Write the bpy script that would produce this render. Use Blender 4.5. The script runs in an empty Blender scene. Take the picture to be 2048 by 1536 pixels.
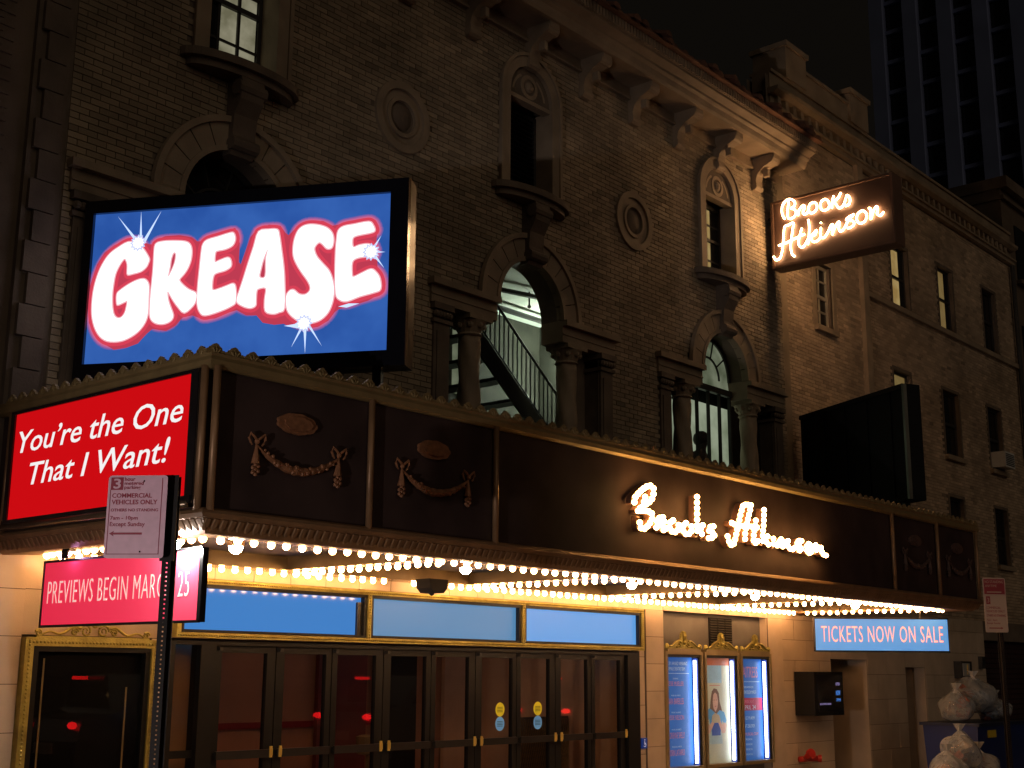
import bpy, bmesh, math, random
import numpy as np
from mathutils import Vector, Matrix
random.seed(7)
R = math.radians
SC = bpy.context.scene
COL = SC.collection

# ------------------------------------------------------------ camera, light, exposure
cam_data = bpy.data.cameras.new('camera')
cam_data.lens = 36 * 2597 / 2048
cam_data.sensor_width = 36
cam_data.clip_start = 0.1
cam_data.clip_end = 600
cam = bpy.data.objects.new('camera', cam_data)
COL.objects.link(cam)
CAM = Vector((0, -10.8, 1.75))
cr = Vector((0.652173, -0.75804429, 0.00626375))
cu = Vector((-0.16865194, -0.1370318, 0.97610389))
cf = Vector((0.73907165, 0.637645, 0.21721407))
cam.matrix_world = Matrix(((cr.x, cu.x, -cf.x, CAM.x), (cr.y, cu.y, -cf.y, CAM.y), (cr.z, cu.z, -cf.z, CAM.z), (0, 0, 0, 1)))
SC.camera = cam

world = bpy.data.worlds.new('World')
SC.world = world
world.use_nodes = True
wn = world.node_tree
wn.nodes.clear()
wo = wn.nodes.new('ShaderNodeOutputWorld')
wb = wn.nodes.new('ShaderNodeBackground')
wb.inputs['Color'].default_value = (1.0, 0.82, 0.62, 1)
wb.inputs['Strength'].default_value = 0.0036
wn.links.new(wb.outputs[0], wo.inputs['Surface'])

sun_data = bpy.data.lights.new('sun', 'SUN')  # dim sun lamp added in place of unseen street lighting
sun_data.energy = 0.158
sun_data.angle = R(50)
sun_data.color = (1.0, 0.78, 0.56)
sun = bpy.data.objects.new('sun', sun_data)
COL.objects.link(sun)
sun.rotation_euler = Vector((0.22, 0.86, -0.42)).to_track_quat('-Z', 'Y').to_euler()

SC.view_settings.view_transform = 'Standard'
SC.view_settings.look = 'None'
SC.view_settings.exposure = 0
SC.view_settings.gamma = 1
SC.view_settings.use_curve_mapping = False
SC.render.engine = 'CYCLES'
SC.cycles.use_denoising = True
SC.cycles.use_light_tree = True
SC.cycles.max_bounces = 6
SC.cycles.diffuse_bounces = 3
SC.cycles.transparent_max_bounces = 12
SC.cycles.sample_clamp_indirect = 6
SC.cycles.caustics_reflective = False
SC.cycles.caustics_refractive = False

# ------------------------------------------------------------ helpers
def new_mat(name):
    m = bpy.data.materials.new(name)
    m.use_nodes = True
    m.node_tree.nodes.clear()
    o = m.node_tree.nodes.new('ShaderNodeOutputMaterial')
    return m, m.node_tree, o

def mat(name, col, rough=.6, metal=0, emit=None, es=0, var=.15, vs=3, bump=.0, bs=60, coat=0, spec=.5, rnd=0, attr=None):
    m, nt, o = new_mat(name)
    N = nt.nodes.new; L = nt.links.new
    p = N('ShaderNodeBsdfPrincipled')
    L(p.outputs[0], o.inputs['Surface'])
    p.inputs['Roughness'].default_value = rough
    p.inputs['Metallic'].default_value = metal
    p.inputs['Specular IOR Level'].default_value = spec
    p.inputs['Coat Weight'].default_value = coat
    p.inputs['Coat Roughness'].default_value = .08
    g = N('ShaderNodeNewGeometry')
    n = N('ShaderNodeTexNoise')
    n.inputs['Scale'].default_value = vs
    n.inputs['Detail'].default_value = 6
    L(g.outputs['Position'], n.inputs['Vector'])
    mr = N('ShaderNodeMapRange')
    mr.inputs['From Min'].default_value = .3; mr.inputs['From Max'].default_value = .7
    mr.inputs['To Min'].default_value = 1 - var; mr.inputs['To Max'].default_value = 1 + var
    L(n.outputs['Fac'], mr.inputs['Value'])
    fac = mr.outputs['Result']
    if rnd:
        oi = N('ShaderNodeObjectInfo')
        m2 = N('ShaderNodeMapRange')
        m2.inputs['To Min'].default_value = 1 - rnd; m2.inputs['To Max'].default_value = 1 + rnd
        L(oi.outputs['Random'], m2.inputs['Value'])
        mm = N('ShaderNodeMath'); mm.operation = 'MULTIPLY'
        L(fac, mm.inputs[0]); L(m2.outputs['Result'], mm.inputs[1]); fac = mm.outputs[0]
    if attr:
        at = N('ShaderNodeAttribute'); at.attribute_name = attr
        mm = N('ShaderNodeMath'); mm.operation = 'MULTIPLY'
        L(fac, mm.inputs[0]); L(at.outputs['Fac'], mm.inputs[1]); fac = mm.outputs[0]
    vm = N('ShaderNodeVectorMath'); vm.operation = 'SCALE'
    vm.inputs[0].default_value = col[:3]
    L(fac, vm.inputs['Scale'])
    L(vm.outputs[0], p.inputs['Base Color'])
    if bump:
        n2 = N('ShaderNodeTexNoise'); n2.inputs['Scale'].default_value = bs; n2.inputs['Detail'].default_value = 5
        L(g.outputs['Position'], n2.inputs['Vector'])
        b = N('ShaderNodeBump'); b.inputs['Strength'].default_value = bump; b.inputs['Distance'].default_value = .01
        L(n2.outputs['Fac'], b.inputs['Height']); L(b.outputs[0], p.inputs['Normal'])
    if emit:
        p.inputs['Emission Color'].default_value = (*emit, 1)
        p.inputs['Emission Strength'].default_value = es
    return m

def emis(name, col, s, lightning=True):
    m, nt, o = new_mat(name)
    e = nt.nodes.new('ShaderNodeEmission')
    e.inputs['Color'].default_value = (*col, 1); e.inputs['Strength'].default_value = s
    nt.links.new(e.outputs[0], o.inputs['Surface'])
    return m

def lit_pane(name, c1, c2, s, sc=2.5):
    # emissive surface for lit windows and the screen; noise mixes two colours
    m, nt, o = new_mat(name)
    N = nt.nodes.new; L = nt.links.new
    g = N('ShaderNodeNewGeometry'); n = N('ShaderNodeTexNoise')
    n.inputs['Scale'].default_value = sc; n.inputs['Detail'].default_value = 4
    L(g.outputs['Position'], n.inputs['Vector'])
    r = N('ShaderNodeValToRGB')
    r.color_ramp.elements[0].position = .35; r.color_ramp.elements[0].color = (*c1, 1)
    r.color_ramp.elements[1].position = .65; r.color_ramp.elements[1].color = (*c2, 1)
    L(n.outputs['Fac'], r.inputs['Fac'])
    e = N('ShaderNodeEmission'); e.inputs['Strength'].default_value = s
    L(r.outputs['Color'], e.inputs['Color']); L(e.outputs[0], o.inputs['Surface'])
    return m

def glass(name, tint=(.85, .87, .88), rough=.02, refl=1.0):
    m, nt, o = new_mat(name)
    N = nt.nodes.new; L = nt.links.new
    t = N('ShaderNodeBsdfTransparent'); t.inputs['Color'].default_value = (*tint, 1)
    g = N('ShaderNodeBsdfGlossy'); g.inputs['Roughness'].default_value = rough
    f = N('ShaderNodeFresnel'); f.inputs['IOR'].default_value = 1.5
    gg = N('ShaderNodeNewGeometry'); inv = N('ShaderNodeMath'); inv.operation = 'SUBTRACT'; inv.inputs[0].default_value = 1
    L(gg.outputs['Backfacing'], inv.inputs[1])
    mm = N('ShaderNodeMath'); mm.operation = 'MULTIPLY'
    L(f.outputs[0], mm.inputs[0]); L(inv.outputs[0], mm.inputs[1])
    mx = N('ShaderNodeMixShader')
    L(mm.outputs[0], mx.inputs[0]); L(t.outputs[0], mx.inputs[1]); L(g.outputs[0], mx.inputs[2])
    L(mx.outputs[0], o.inputs['Surface'])
    return m

WL = {}
def reg(o, loc, parent):
    COL.objects.link(o)
    WL[o.name] = Vector(loc)
    if parent is not None:
        o.parent = parent
        o.location = Vector(loc) - WL[parent.name]
    else:
        o.location = loc
    return o

def thing(name, loc, label=None, cat=None, group=None, kind=None, parent=None):
    o = bpy.data.objects.new(name, None)
    o.empty_display_size = .2
    reg(o, loc, parent)
    if label: o['label'] = label
    if cat: o['category'] = cat
    if group: o['group'] = group
    if kind: o['kind'] = kind
    return o

def inst(name, mesh, loc, parent, rot=None, scale=None):
    o = bpy.data.objects.new(name, mesh)
    reg(o, loc, parent)
    if rot is not None: o.rotation_euler = rot
    if scale is not None: o.scale = scale
    return o

class MB:
    def __init__(s): s.v = []; s.f = []
    def add(s, vs, fs):
        k = len(s.v); s.v += [tuple(v) for v in vs]; s.f += [tuple(i + k for i in f) for f in fs]; return s
    def box(s, x0, x1, y0, y1, z0, z1):
        vs = [(x, y, z) for z in (z0, z1) for y in (y0, y1) for x in (x0, x1)]
        return s.add(vs, [(0, 2, 3, 1), (4, 5, 7, 6), (0, 1, 5, 4), (2, 6, 7, 3), (0, 4, 6, 2), (1, 3, 7, 5)])
    def obox(s, c, ax, ay, az):
        # box from centre and three half-axis vectors
        c = Vector(c); ax = Vector(ax); ay = Vector(ay); az = Vector(az)
        vs = [c + ax * i + ay * j + az * k for k in (-1, 1) for j in (-1, 1) for i in (-1, 1)]
        return s.add(vs, [(0, 2, 3, 1), (4, 5, 7, 6), (0, 1, 5, 4), (2, 6, 7, 3), (0, 4, 6, 2), (1, 3, 7, 5)])
    def prism(s, pts, y0, y1, axis='y'):
        n = len(pts)
        if axis == 'y': f = lambda p, t: (p[0], t, p[1])
        elif axis == 'x': f = lambda p, t: (t, p[0], p[1])
        else: f = lambda p, t: (p[0], p[1], t)
        vs = [f(p, y0) for p in pts] + [f(p, y1) for p in pts]
        return s.add(vs, [tuple(range(n)), tuple(range(2 * n - 1, n - 1, -1))] + [(i, n + i, n + (i + 1) % n, (i + 1) % n) for i in range(n)])
    def ring(s, cx, cz, r0, r1, y0, y1, a0=0, a1=360, n=24, sx=1):
        pts = []
        full = abs(a1 - a0) >= 359.9
        for i in range(n + (0 if full else 1)):
            a = R(a0 + (a1 - a0) * i / n); c, q = math.cos(a) * sx, math.sin(a)
            pts += [(cx + r0 * c, y0, cz + r0 * q), (cx + r1 * c, y0, cz + r1 * q), (cx + r1 * c, y1, cz + r1 * q), (cx + r0 * c, y1, cz + r0 * q)]
        m = len(pts) // 4; fs = []
        for i in range(m if full else m - 1):
            a = 4 * i; b = 4 * ((i + 1) % m)
            for j in range(4): fs.append((a + j, a + (j + 1) % 4, b + (j + 1) % 4, b + j))
        if not full: fs += [(0, 3, 2, 1), tuple(4 * (m - 1) + k for k in range(4))]
        return s.add(pts, fs)
    def tube(s, pts, r, n=6, closed=False):
        pts = [Vector(p) for p in pts]; m = len(pts); vs = []; fs = []
        rr = r if isinstance(r, (list, tuple)) else [r] * m
        for i, p in enumerate(pts):
            t = (pts[min(i + 1, m - 1)] - pts[max(i - 1, 0)])
            if t.length < 1e-9: t = Vector((0, 0, 1))
            t.normalize()
            u = t.cross(Vector((0, 0, 1)) if abs(t.z) < .9 else Vector((1, 0, 0))).normalized(); w = t.cross(u)
            for j in range(n):
                a = 2 * math.pi * j / n
                vs.append(p + (u * math.cos(a) + w * math.sin(a)) * rr[i])
        for i in range(m - 1):
            for j in range(n):
                fs.append((i * n + j, i * n + (j + 1) % n, (i + 1) * n + (j + 1) % n, (i + 1) * n + j))
        fs += [tuple(range(n - 1, -1, -1)), tuple((m - 1) * n + j for j in range(n))]
        return s.add(vs, fs)
    def lathe(s, c, prof, n=16, tw=0, lobes=0, amp=0):
        vs = []; fs = []; m = len(prof)
        for i, (r, z) in enumerate(prof):
            for j in range(n):
                a = 2 * math.pi * j / n
                q = r * (1 + (amp * math.cos(lobes * a + tw * z) if lobes else 0))
                vs.append((c[0] + q * math.cos(a), c[1] + q * math.sin(a), c[2] + z))
        for i in range(m - 1):
            for j in range(n):
                fs.append((i * n + j, i * n + (j + 1) % n, (i + 1) * n + (j + 1) % n, (i + 1) * n + j))
        fs += [tuple(range(n - 1, -1, -1)), tuple((m - 1) * n + j for j in range(n))]
        return s.add(vs, fs)
    def ball(s, c, r, n=10, m=7, sz=1, seed=None, amp=0, sq=(1, 1)):
        vs = [(c[0], c[1], c[2] - r * sz)]; fs = []
        for i in range(1, m):
            ph = math.pi * i / m
            for j in range(n):
                a = 2 * math.pi * j / n
                q = r
                if seed is not None: q = r * (1 + amp * math.sin(seed + 3.1 * j + 1.7 * i * i) * math.cos(seed * 2 + j * i))
                vs.append((c[0] + q * sq[0] * math.sin(ph) * math.cos(a), c[1] + q * sq[1] * math.sin(ph) * math.sin(a), c[2] - q * sz * math.cos(ph)))
        vs.append((c[0], c[1], c[2] + r * sz))
        for j in range(n): fs.append((0, 1 + (j + 1) % n, 1 + j))
        for i in range(m - 2):
            for j in range(n):
                a = 1 + i * n
                fs.append((a + j, a + (j + 1) % n, a + n + (j + 1) % n, a + n + j))
        a = 1 + (m - 2) * n
        for j in range(n): fs.append((a + j, a + (j + 1) % n, len(vs) - 1))
        return s.add(vs, fs)
    def mesh(s, name, material, off=(0, 0, 0), smooth=False):
        off = Vector(off)
        me = bpy.data.meshes.new(name)
        me.from_pydata([tuple(Vector(v) - off) for v in s.v], [], s.f)
        if material: me.materials.append(material)
        if smooth: me.polygons.foreach_set('use_smooth', [True] * len(me.polygons))
        me.validate()
        return me
    def build(s, name, material, parent=None, loc=None, smooth=False, **tags):
        if loc is None:
            if parent is not None: loc = WL[parent.name]
            else:
                a = np.array(s.v); loc = ((a[:, 0].min() + a[:, 0].max()) / 2, (a[:, 1].min() + a[:, 1].max()) / 2, a[:, 2].min())
        o = bpy.data.objects.new(name, s.mesh(name, material, loc, smooth))
        reg(o, loc, parent)
        for k, v in tags.items(): o[{'cat': 'category'}.get(k, k)] = v
        return o

def shape_mesh(name, polys, depth, material):
    """closed polylines (holes allowed) filled and extruded, in local XY"""
    cu_ = bpy.data.curves.new(name, 'CURVE'); cu_.dimensions = '2D'; cu_.fill_mode = 'BOTH'; cu_.extrude = depth / 2
    for P in polys:
        sp = cu_.splines.new('POLY'); sp.points.add(len(P) - 1)
        for i, p in enumerate(P): sp.points[i].co = (p[0], p[1], 0, 1)
        sp.use_cyclic_u = True
    ob = bpy.data.objects.new('tmp', cu_)
    me = bpy.data.meshes.new_from_object(ob); bpy.data.objects.remove(ob); bpy.data.curves.remove(cu_)
    me.name = name
    me.materials.clear(); me.materials.append(material)
    return me

def text_mesh(body, depth, material, shear=0, offset=0, spacing=1, align='LEFT', line=1.0):
    c = bpy.data.curves.new('lettering', 'FONT'); c.body = body; c.size = 1; c.extrude = depth / 2
    c.shear = shear; c.offset = offset; c.space_character = spacing; c.align_x = align; c.space_line = line
    c.resolution_u = 3
    ob = bpy.data.objects.new('tmp', c)
    me = bpy.data.meshes.new_from_object(ob); bpy.data.objects.remove(ob); bpy.data.curves.remove(c)
    me.materials.clear(); me.materials.append(material)
    return me

def put(name, me, origin, right, up, parent, sx=1, sy=1, **tags):
    """place a local-XY mesh on a plane given by its origin, right and up directions"""
    right = Vector(right).normalized(); up = Vector(up).normalized(); nrm = right.cross(up)
    M = Matrix(((right.x * sx, up.x * sy, nrm.x), (right.y * sx, up.y * sy, nrm.y), (right.z * sx, up.z * sy, nrm.z))).to_4x4()
    me.transform(M)
    o = bpy.data.objects.new(name, me)
    reg(o, origin, parent)
    for k, v in tags.items(): o[k] = v
    return o

def write(body, origin, right, up, parent, material, w=None, h=None, depth=.002, shear=0, offset=0, spacing=1, align='LEFT', line=1.0, name='lettering'):
    """lettering fitted to width w and height h; origin is its lower left corner (lower middle when centred)"""
    me = text_mesh(body, depth, material, shear, offset, spacing, align, line)
    co = np.empty(len(me.vertices) * 3); me.vertices.foreach_get('co', co); co = co.reshape(-1, 3)
    x0, y0 = co[:, 0].min(), co[:, 1].min(); W = co[:, 0].max() - x0; H = co[:, 1].max() - y0
    sy = h / H if h else w / W; sx = w / W if w else sy
    me.transform(Matrix.Translation((-(x0 + W / 2) if align == 'CENTER' else -x0, -y0, 0)))
    me.transform(Matrix.Diagonal((sx, sy, 1, 1)))
    return put(name, me, origin, right, up, parent)

# ---- traced lettering, in metres on each sign plane
GREASE= {'red': [[(2.771, 5.693), (2.884, 5.644), (2.976, 5.578), (3.042, 5.47), (3.075, 5.349), (3.099, 5.259), (3.098, 5.087), (3.08, 4.904), (3.017, 4.781), (2.936, 4.708), (2.804, 4.632), (2.679, 4.646), (2.567, 4.68), (2.49, 4.765), (2.431, 4.812), (2.294, 4.785), (2.204, 4.83), (2.137, 4.905), (2.045, 4.92), (1.929, 4.875), (1.817, 4.879), (1.678, 4.93), (1.61, 4.946), (1.516, 4.892), (1.415, 4.887), (1.351, 4.815), (1.24, 4.79), (1.151, 4.795), (1.059, 4.752), (0.94, 4.736), (0.823, 4.75), (0.727, 4.803), (0.671, 4.877), (0.633, 4.903), (0.516, 4.926), (0.362, 4.966), (0.248, 5.027), (0.211, 5.092), (0.234, 5.19), (0.284, 5.27), (0.288, 5.397), (0.301, 5.486), (0.296, 5.653), (0.357, 5.736), (0.515, 5.727), (0.672, 5.698), (0.722, 5.692), (0.813, 5.743), (0.924, 5.75), (1.043, 5.724), (1.111, 5.658), (1.14, 5.63), (1.171, 5.652), (1.225, 5.726), (1.337, 5.744), (1.458, 5.702), (1.515, 5.635), (1.55, 5.517), (1.593, 5.38), (1.615, 5.402), (1.615, 5.582), (1.662, 5.726), (1.673, 5.737), (1.763, 5.702), (1.938, 5.674), (2.007, 5.628), (2.039, 5.63), (2.094, 5.674), (2.221, 5.703), (2.368, 5.702), (2.471, 5.658), (2.5, 5.629), (2.641, 5.669)]], 'white': [[[(2.736, 5.665), (2.829, 5.62), (2.91, 5.564), (2.968, 5.486), (3.013, 5.386), (3.045, 5.256), (3.056, 5.125), (3.049, 4.983), (3.013, 4.861), (2.952, 4.768), (2.874, 4.719), (2.768, 4.709), (2.675, 4.73), (2.575, 4.789), (2.508, 4.875), (2.484, 4.973), (2.488, 5.103), (2.493, 5.214), (2.511, 5.265), (2.549, 5.293), (2.612, 5.286), (2.694, 5.251), (2.775, 5.2), (2.809, 5.161), (2.802, 5.07), (2.78, 5.064), (2.734, 5.082), (2.698, 5.09), (2.703, 5.025), (2.715, 4.976), (2.744, 4.937), (2.785, 4.929), (2.825, 4.961), (2.848, 5.033), (2.86, 5.144), (2.858, 5.245), (2.845, 5.356), (2.814, 5.435), (2.776, 5.494), (2.751, 5.503), (2.725, 5.45), (2.72, 5.379), (2.712, 5.348), (2.66, 5.355), (2.587, 5.371), (2.537, 5.408), (2.514, 5.457), (2.511, 5.488), (2.541, 5.54), (2.582, 5.594), (2.639, 5.649)]], [[(2.452, 5.626), (2.385, 5.647), (2.28, 5.646), (2.164, 5.633), (2.11, 5.604), (2.087, 5.542), (2.09, 5.451), (2.116, 5.372), (2.154, 5.314), (2.192, 5.267), (2.158, 5.219), (2.092, 5.166), (2.017, 5.127), (2.013, 5.067), (2.041, 5.009), (2.119, 4.949), (2.185, 5.007), (2.242, 5.08), (2.299, 5.163), (2.294, 5.092), (2.269, 5.021), (2.231, 4.93), (2.249, 4.881), (2.309, 4.855), (2.382, 4.859), (2.436, 4.891), (2.462, 4.952), (2.467, 5.102), (2.462, 5.252), (2.458, 5.403), (2.46, 5.535)], [(2.267, 5.533), (2.24, 5.521), (2.241, 5.451), (2.262, 5.381), (2.299, 5.303), (2.305, 5.323), (2.295, 5.403), (2.289, 5.474)]], [[(1.974, 5.595), (1.935, 5.633), (1.833, 5.657), (1.721, 5.684), (1.68, 5.682), (1.661, 5.625), (1.684, 5.566), (1.754, 5.535), (1.825, 5.525), (1.85, 5.506), (1.85, 5.416), (1.809, 5.424), (1.728, 5.449), (1.696, 5.427), (1.688, 5.366), (1.742, 5.33), (1.813, 5.314), (1.852, 5.291), (1.863, 5.217), (1.854, 5.147), (1.793, 5.154), (1.713, 5.179), (1.652, 5.195), (1.629, 5.144), (1.623, 5.026), (1.661, 4.988), (1.77, 4.945), (1.911, 4.913), (1.965, 4.946), (1.995, 5.026), (2.0, 5.175), (1.992, 5.375), (1.985, 5.525)]], [[(1.431, 5.68), (1.335, 5.694), (1.254, 5.688), (1.231, 5.636), (1.204, 5.495), (1.176, 5.335), (1.159, 5.176), (1.148, 4.941), (1.196, 4.905), (1.255, 4.893), (1.326, 4.921), (1.337, 5.029), (1.332, 5.137), (1.408, 5.136), (1.426, 5.103), (1.427, 5.025), (1.43, 4.976), (1.479, 4.959), (1.551, 4.982), (1.61, 5.03), (1.589, 5.122), (1.555, 5.239), (1.513, 5.395), (1.47, 5.542)], [(1.331, 5.513), (1.346, 5.415), (1.343, 5.246), (1.403, 5.245), (1.393, 5.328), (1.372, 5.416)]], [[(0.962, 5.713), (0.872, 5.707), (0.781, 5.676), (0.724, 5.622), (0.706, 5.552), (0.719, 5.484), (0.763, 5.477), (0.804, 5.519), (0.84, 5.541), (0.874, 5.513), (0.887, 5.475), (0.859, 5.404), (0.797, 5.331), (0.735, 5.259), (0.696, 5.159), (0.683, 5.071), (0.694, 4.974), (0.73, 4.88), (0.796, 4.816), (0.874, 4.791), (0.962, 4.795), (1.043, 4.838), (1.106, 4.9), (1.129, 4.969), (1.133, 5.047), (1.105, 5.095), (1.065, 5.102), (1.014, 5.06), (0.954, 5.052), (0.911, 5.084), (0.908, 5.132), (0.94, 5.193), (0.993, 5.264), (1.046, 5.347), (1.08, 5.428), (1.085, 5.527), (1.068, 5.616), (1.031, 5.683)]], [[(0.66, 5.638), (0.612, 5.674), (0.513, 5.687), (0.376, 5.702), (0.335, 5.665), (0.319, 5.615), (0.363, 5.598), (0.441, 5.588), (0.509, 5.573), (0.528, 5.54), (0.516, 5.47), (0.457, 5.486), (0.369, 5.49), (0.329, 5.449), (0.327, 5.39), (0.385, 5.379), (0.473, 5.37), (0.521, 5.334), (0.522, 5.236), (0.506, 5.191), (0.429, 5.221), (0.342, 5.254), (0.293, 5.222), (0.257, 5.162), (0.249, 5.065), (0.307, 5.039), (0.441, 5.009), (0.557, 4.972), (0.626, 4.99), (0.663, 5.05), (0.675, 5.245), (0.677, 5.442), (0.672, 5.559)]]], 'spark': [[(2.659, 5.63), (2.858, 5.926), (2.598, 5.667)], [(2.638, 5.628), (2.622, 5.956), (2.569, 5.624)], [(2.609, 5.667), (2.417, 5.947), (2.543, 5.632)], [(0.368, 5.441), (0.254, 5.561), (0.317, 5.389)], [(0.368, 5.451), (0.211, 5.407), (0.366, 5.373)], [(0.356, 5.382), (0.216, 5.256), (0.309, 5.437)], [(0.982, 4.796), (1.061, 4.574), (0.922, 4.774)], [(0.982, 4.796), (0.93, 4.511), (0.903, 4.792)], [(0.962, 4.795), (0.776, 4.57), (0.894, 4.802)], [(1.14, 4.771), (0.943, 4.794), (0.94, 4.727)], [(0.633, 4.923), (0.537, 4.946), (0.439, 4.941), (0.555, 4.909)]]}
NEON= [[(-0.509, 9.4), (-0.473, 9.468), (-0.458, 9.555), (-0.475, 9.647), (-0.535, 9.717), (-0.612, 9.734), (-0.686, 9.693), (-0.715, 9.638), (-0.694, 9.583), (-0.63, 9.563)], [(-0.598, 9.69), (-0.572, 9.552), (-0.567, 9.422)], [(-0.63, 9.563), (-0.704, 9.521), (-0.726, 9.457), (-0.685, 9.395), (-0.609, 9.377), (-0.572, 9.403)], [(-0.761, 9.401), (-0.784, 9.491), (-0.843, 9.548), (-0.881, 9.557), (-0.891, 9.513), (-0.857, 9.45), (-0.873, 9.399), (-0.936, 9.408), (-0.971, 9.494)], [(-1.067, 9.566), (-1.005, 9.557), (-0.965, 9.496), (-0.973, 9.411), (-1.034, 9.385), (-1.097, 9.417), (-1.124, 9.481), (-1.103, 9.545), (-1.067, 9.566)], [(-1.276, 9.575), (-1.214, 9.554), (-1.186, 9.49), (-1.206, 9.403), (-1.266, 9.378), (-1.328, 9.398), (-1.349, 9.463), (-1.323, 9.54), (-1.276, 9.575)], [(-1.434, 9.595), (-1.405, 9.497), (-1.393, 9.383)], [(-1.568, 9.621), (-1.516, 9.54), (-1.441, 9.488), (-1.474, 9.433), (-1.507, 9.367), (-1.554, 9.356), (-1.604, 9.391), (-1.644, 9.474), (-1.677, 9.547), (-1.717, 9.503), (-1.725, 9.432), (-1.698, 9.38), (-1.638, 9.365)], [(-0.265, 8.774), (-0.313, 8.699), (-0.39, 8.724), (-0.433, 8.834), (-0.458, 8.982), (-0.479, 9.156), (-0.502, 9.258), (-0.579, 9.276), (-0.668, 9.292), (-0.65, 9.177), (-0.617, 9.007), (-0.599, 8.869), (-0.618, 8.747), (-0.666, 8.69)], [(-0.368, 8.948), (-0.527, 8.967), (-0.68, 9.005), (-0.869, 9.046)], [(-0.825, 9.162), (-0.782, 9.053), (-0.752, 8.942), (-0.761, 8.858), (-0.821, 8.822), (-0.886, 8.878), (-0.926, 8.939)], [(-0.949, 9.287), (-0.961, 9.166), (-0.947, 8.993), (-0.921, 8.847)], [(-0.926, 8.939), (-1.015, 9.002), (-1.092, 9.067), (-1.063, 8.991), (-0.989, 8.972), (-1.009, 8.886), (-1.082, 8.87), (-1.157, 8.912)], [(-1.183, 9.186), (-1.176, 9.164)], [(-1.178, 9.094), (-1.162, 9.004), (-1.17, 8.921), (-1.23, 8.908), (-1.307, 8.995), (-1.36, 9.088), (-1.396, 9.091), (-1.38, 9.002), (-1.375, 8.922), (-1.416, 9.017), (-1.493, 9.115), (-1.516, 9.099), (-1.499, 8.998), (-1.532, 8.945), (-1.606, 8.997), (-1.684, 9.118), (-1.782, 9.187)], [(-1.782, 9.187), (-1.674, 9.155), (-1.648, 9.115), (-1.753, 9.079), (-1.773, 9.017), (-1.711, 8.974), (-1.653, 8.976)], [(-1.913, 9.214), (-1.852, 9.182), (-1.824, 9.097), (-1.855, 9.021), (-1.924, 9.006), (-1.985, 9.049), (-2.001, 9.136), (-1.959, 9.203), (-1.913, 9.214)], [(-2.041, 9.23), (-2.075, 9.21), (-2.065, 9.031)], [(-2.077, 9.039), (-2.118, 9.155), (-2.18, 9.231), (-2.2, 9.181), (-2.184, 9.105), (-2.239, 9.058), (-2.299, 9.112)]]
SCRIPT= [[(10.794, 3.456), (10.805, 3.501), (10.872, 3.558), (10.97, 3.618), (11.067, 3.657), (11.135, 3.642), (11.144, 3.592), (11.102, 3.515), (11.013, 3.462), (10.906, 3.412), (10.858, 3.374)], [(10.986, 3.531), (10.966, 3.479), (10.936, 3.437)], [(10.858, 3.374), (10.982, 3.386), (11.088, 3.38), (11.116, 3.327), (11.055, 3.261), (10.977, 3.204), (10.901, 3.203), (10.883, 3.245), (10.889, 3.312)], [(11.181, 3.233), (11.203, 3.296), (11.243, 3.339), (11.323, 3.346), (11.321, 3.296), (11.28, 3.247), (11.318, 3.217), (11.379, 3.245)], [(11.493, 3.334), (11.421, 3.293), (11.429, 3.238), (11.499, 3.21), (11.571, 3.233), (11.604, 3.281), (11.564, 3.323)], [(11.74, 3.328), (11.676, 3.288), (11.684, 3.237), (11.745, 3.208), (11.819, 3.231), (11.863, 3.281), (11.823, 3.318)], [(11.97, 3.634), (11.966, 3.54), (11.961, 3.4), (11.958, 3.272), (11.966, 3.209)], [(12.069, 3.334), (12.023, 3.289), (12.043, 3.244), (12.073, 3.206)], [(12.287, 3.341), (12.22, 3.329), (12.196, 3.286), (12.25, 3.273), (12.305, 3.254), (12.258, 3.215), (12.181, 3.203)], [(12.576, 3.256), (12.587, 3.224), (12.634, 3.169), (12.696, 3.174), (12.738, 3.236), (12.774, 3.318), (12.825, 3.422), (12.862, 3.512), (12.899, 3.582), (12.941, 3.64), (13.033, 3.656), (13.111, 3.657)], [(13.088, 3.6), (13.066, 3.558), (13.036, 3.501), (12.991, 3.403), (12.959, 3.314), (12.953, 3.227)], [(12.673, 3.415), (12.773, 3.397), (12.9, 3.402), (13.056, 3.409), (13.24, 3.411)], [(13.206, 3.49), (13.188, 3.427), (13.156, 3.344), (13.138, 3.268), (13.161, 3.223), (13.242, 3.256)], [(13.403, 3.631), (13.395, 3.562), (13.386, 3.492), (13.374, 3.423), (13.355, 3.347), (13.35, 3.278), (13.347, 3.224)], [(13.462, 3.328), (13.391, 3.282), (13.443, 3.252), (13.508, 3.216)], [(13.597, 3.312), (13.593, 3.257), (13.617, 3.211)], [(13.687, 3.237), (13.763, 3.311), (13.819, 3.316), (13.812, 3.225)], [(13.887, 3.294), (13.946, 3.312), (13.94, 3.249), (14.037, 3.214), (14.127, 3.256)], [(14.279, 3.339), (14.191, 3.332), (14.173, 3.288), (14.244, 3.265), (14.27, 3.232), (14.195, 3.212)], [(14.454, 3.317), (14.391, 3.269), (14.43, 3.208), (14.505, 3.213), (14.54, 3.273), (14.484, 3.312)], [(14.634, 3.316), (14.655, 3.217)], [(14.708, 3.293), (14.784, 3.292), (14.794, 3.227), (14.884, 3.205), (14.931, 3.215)]]

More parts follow.
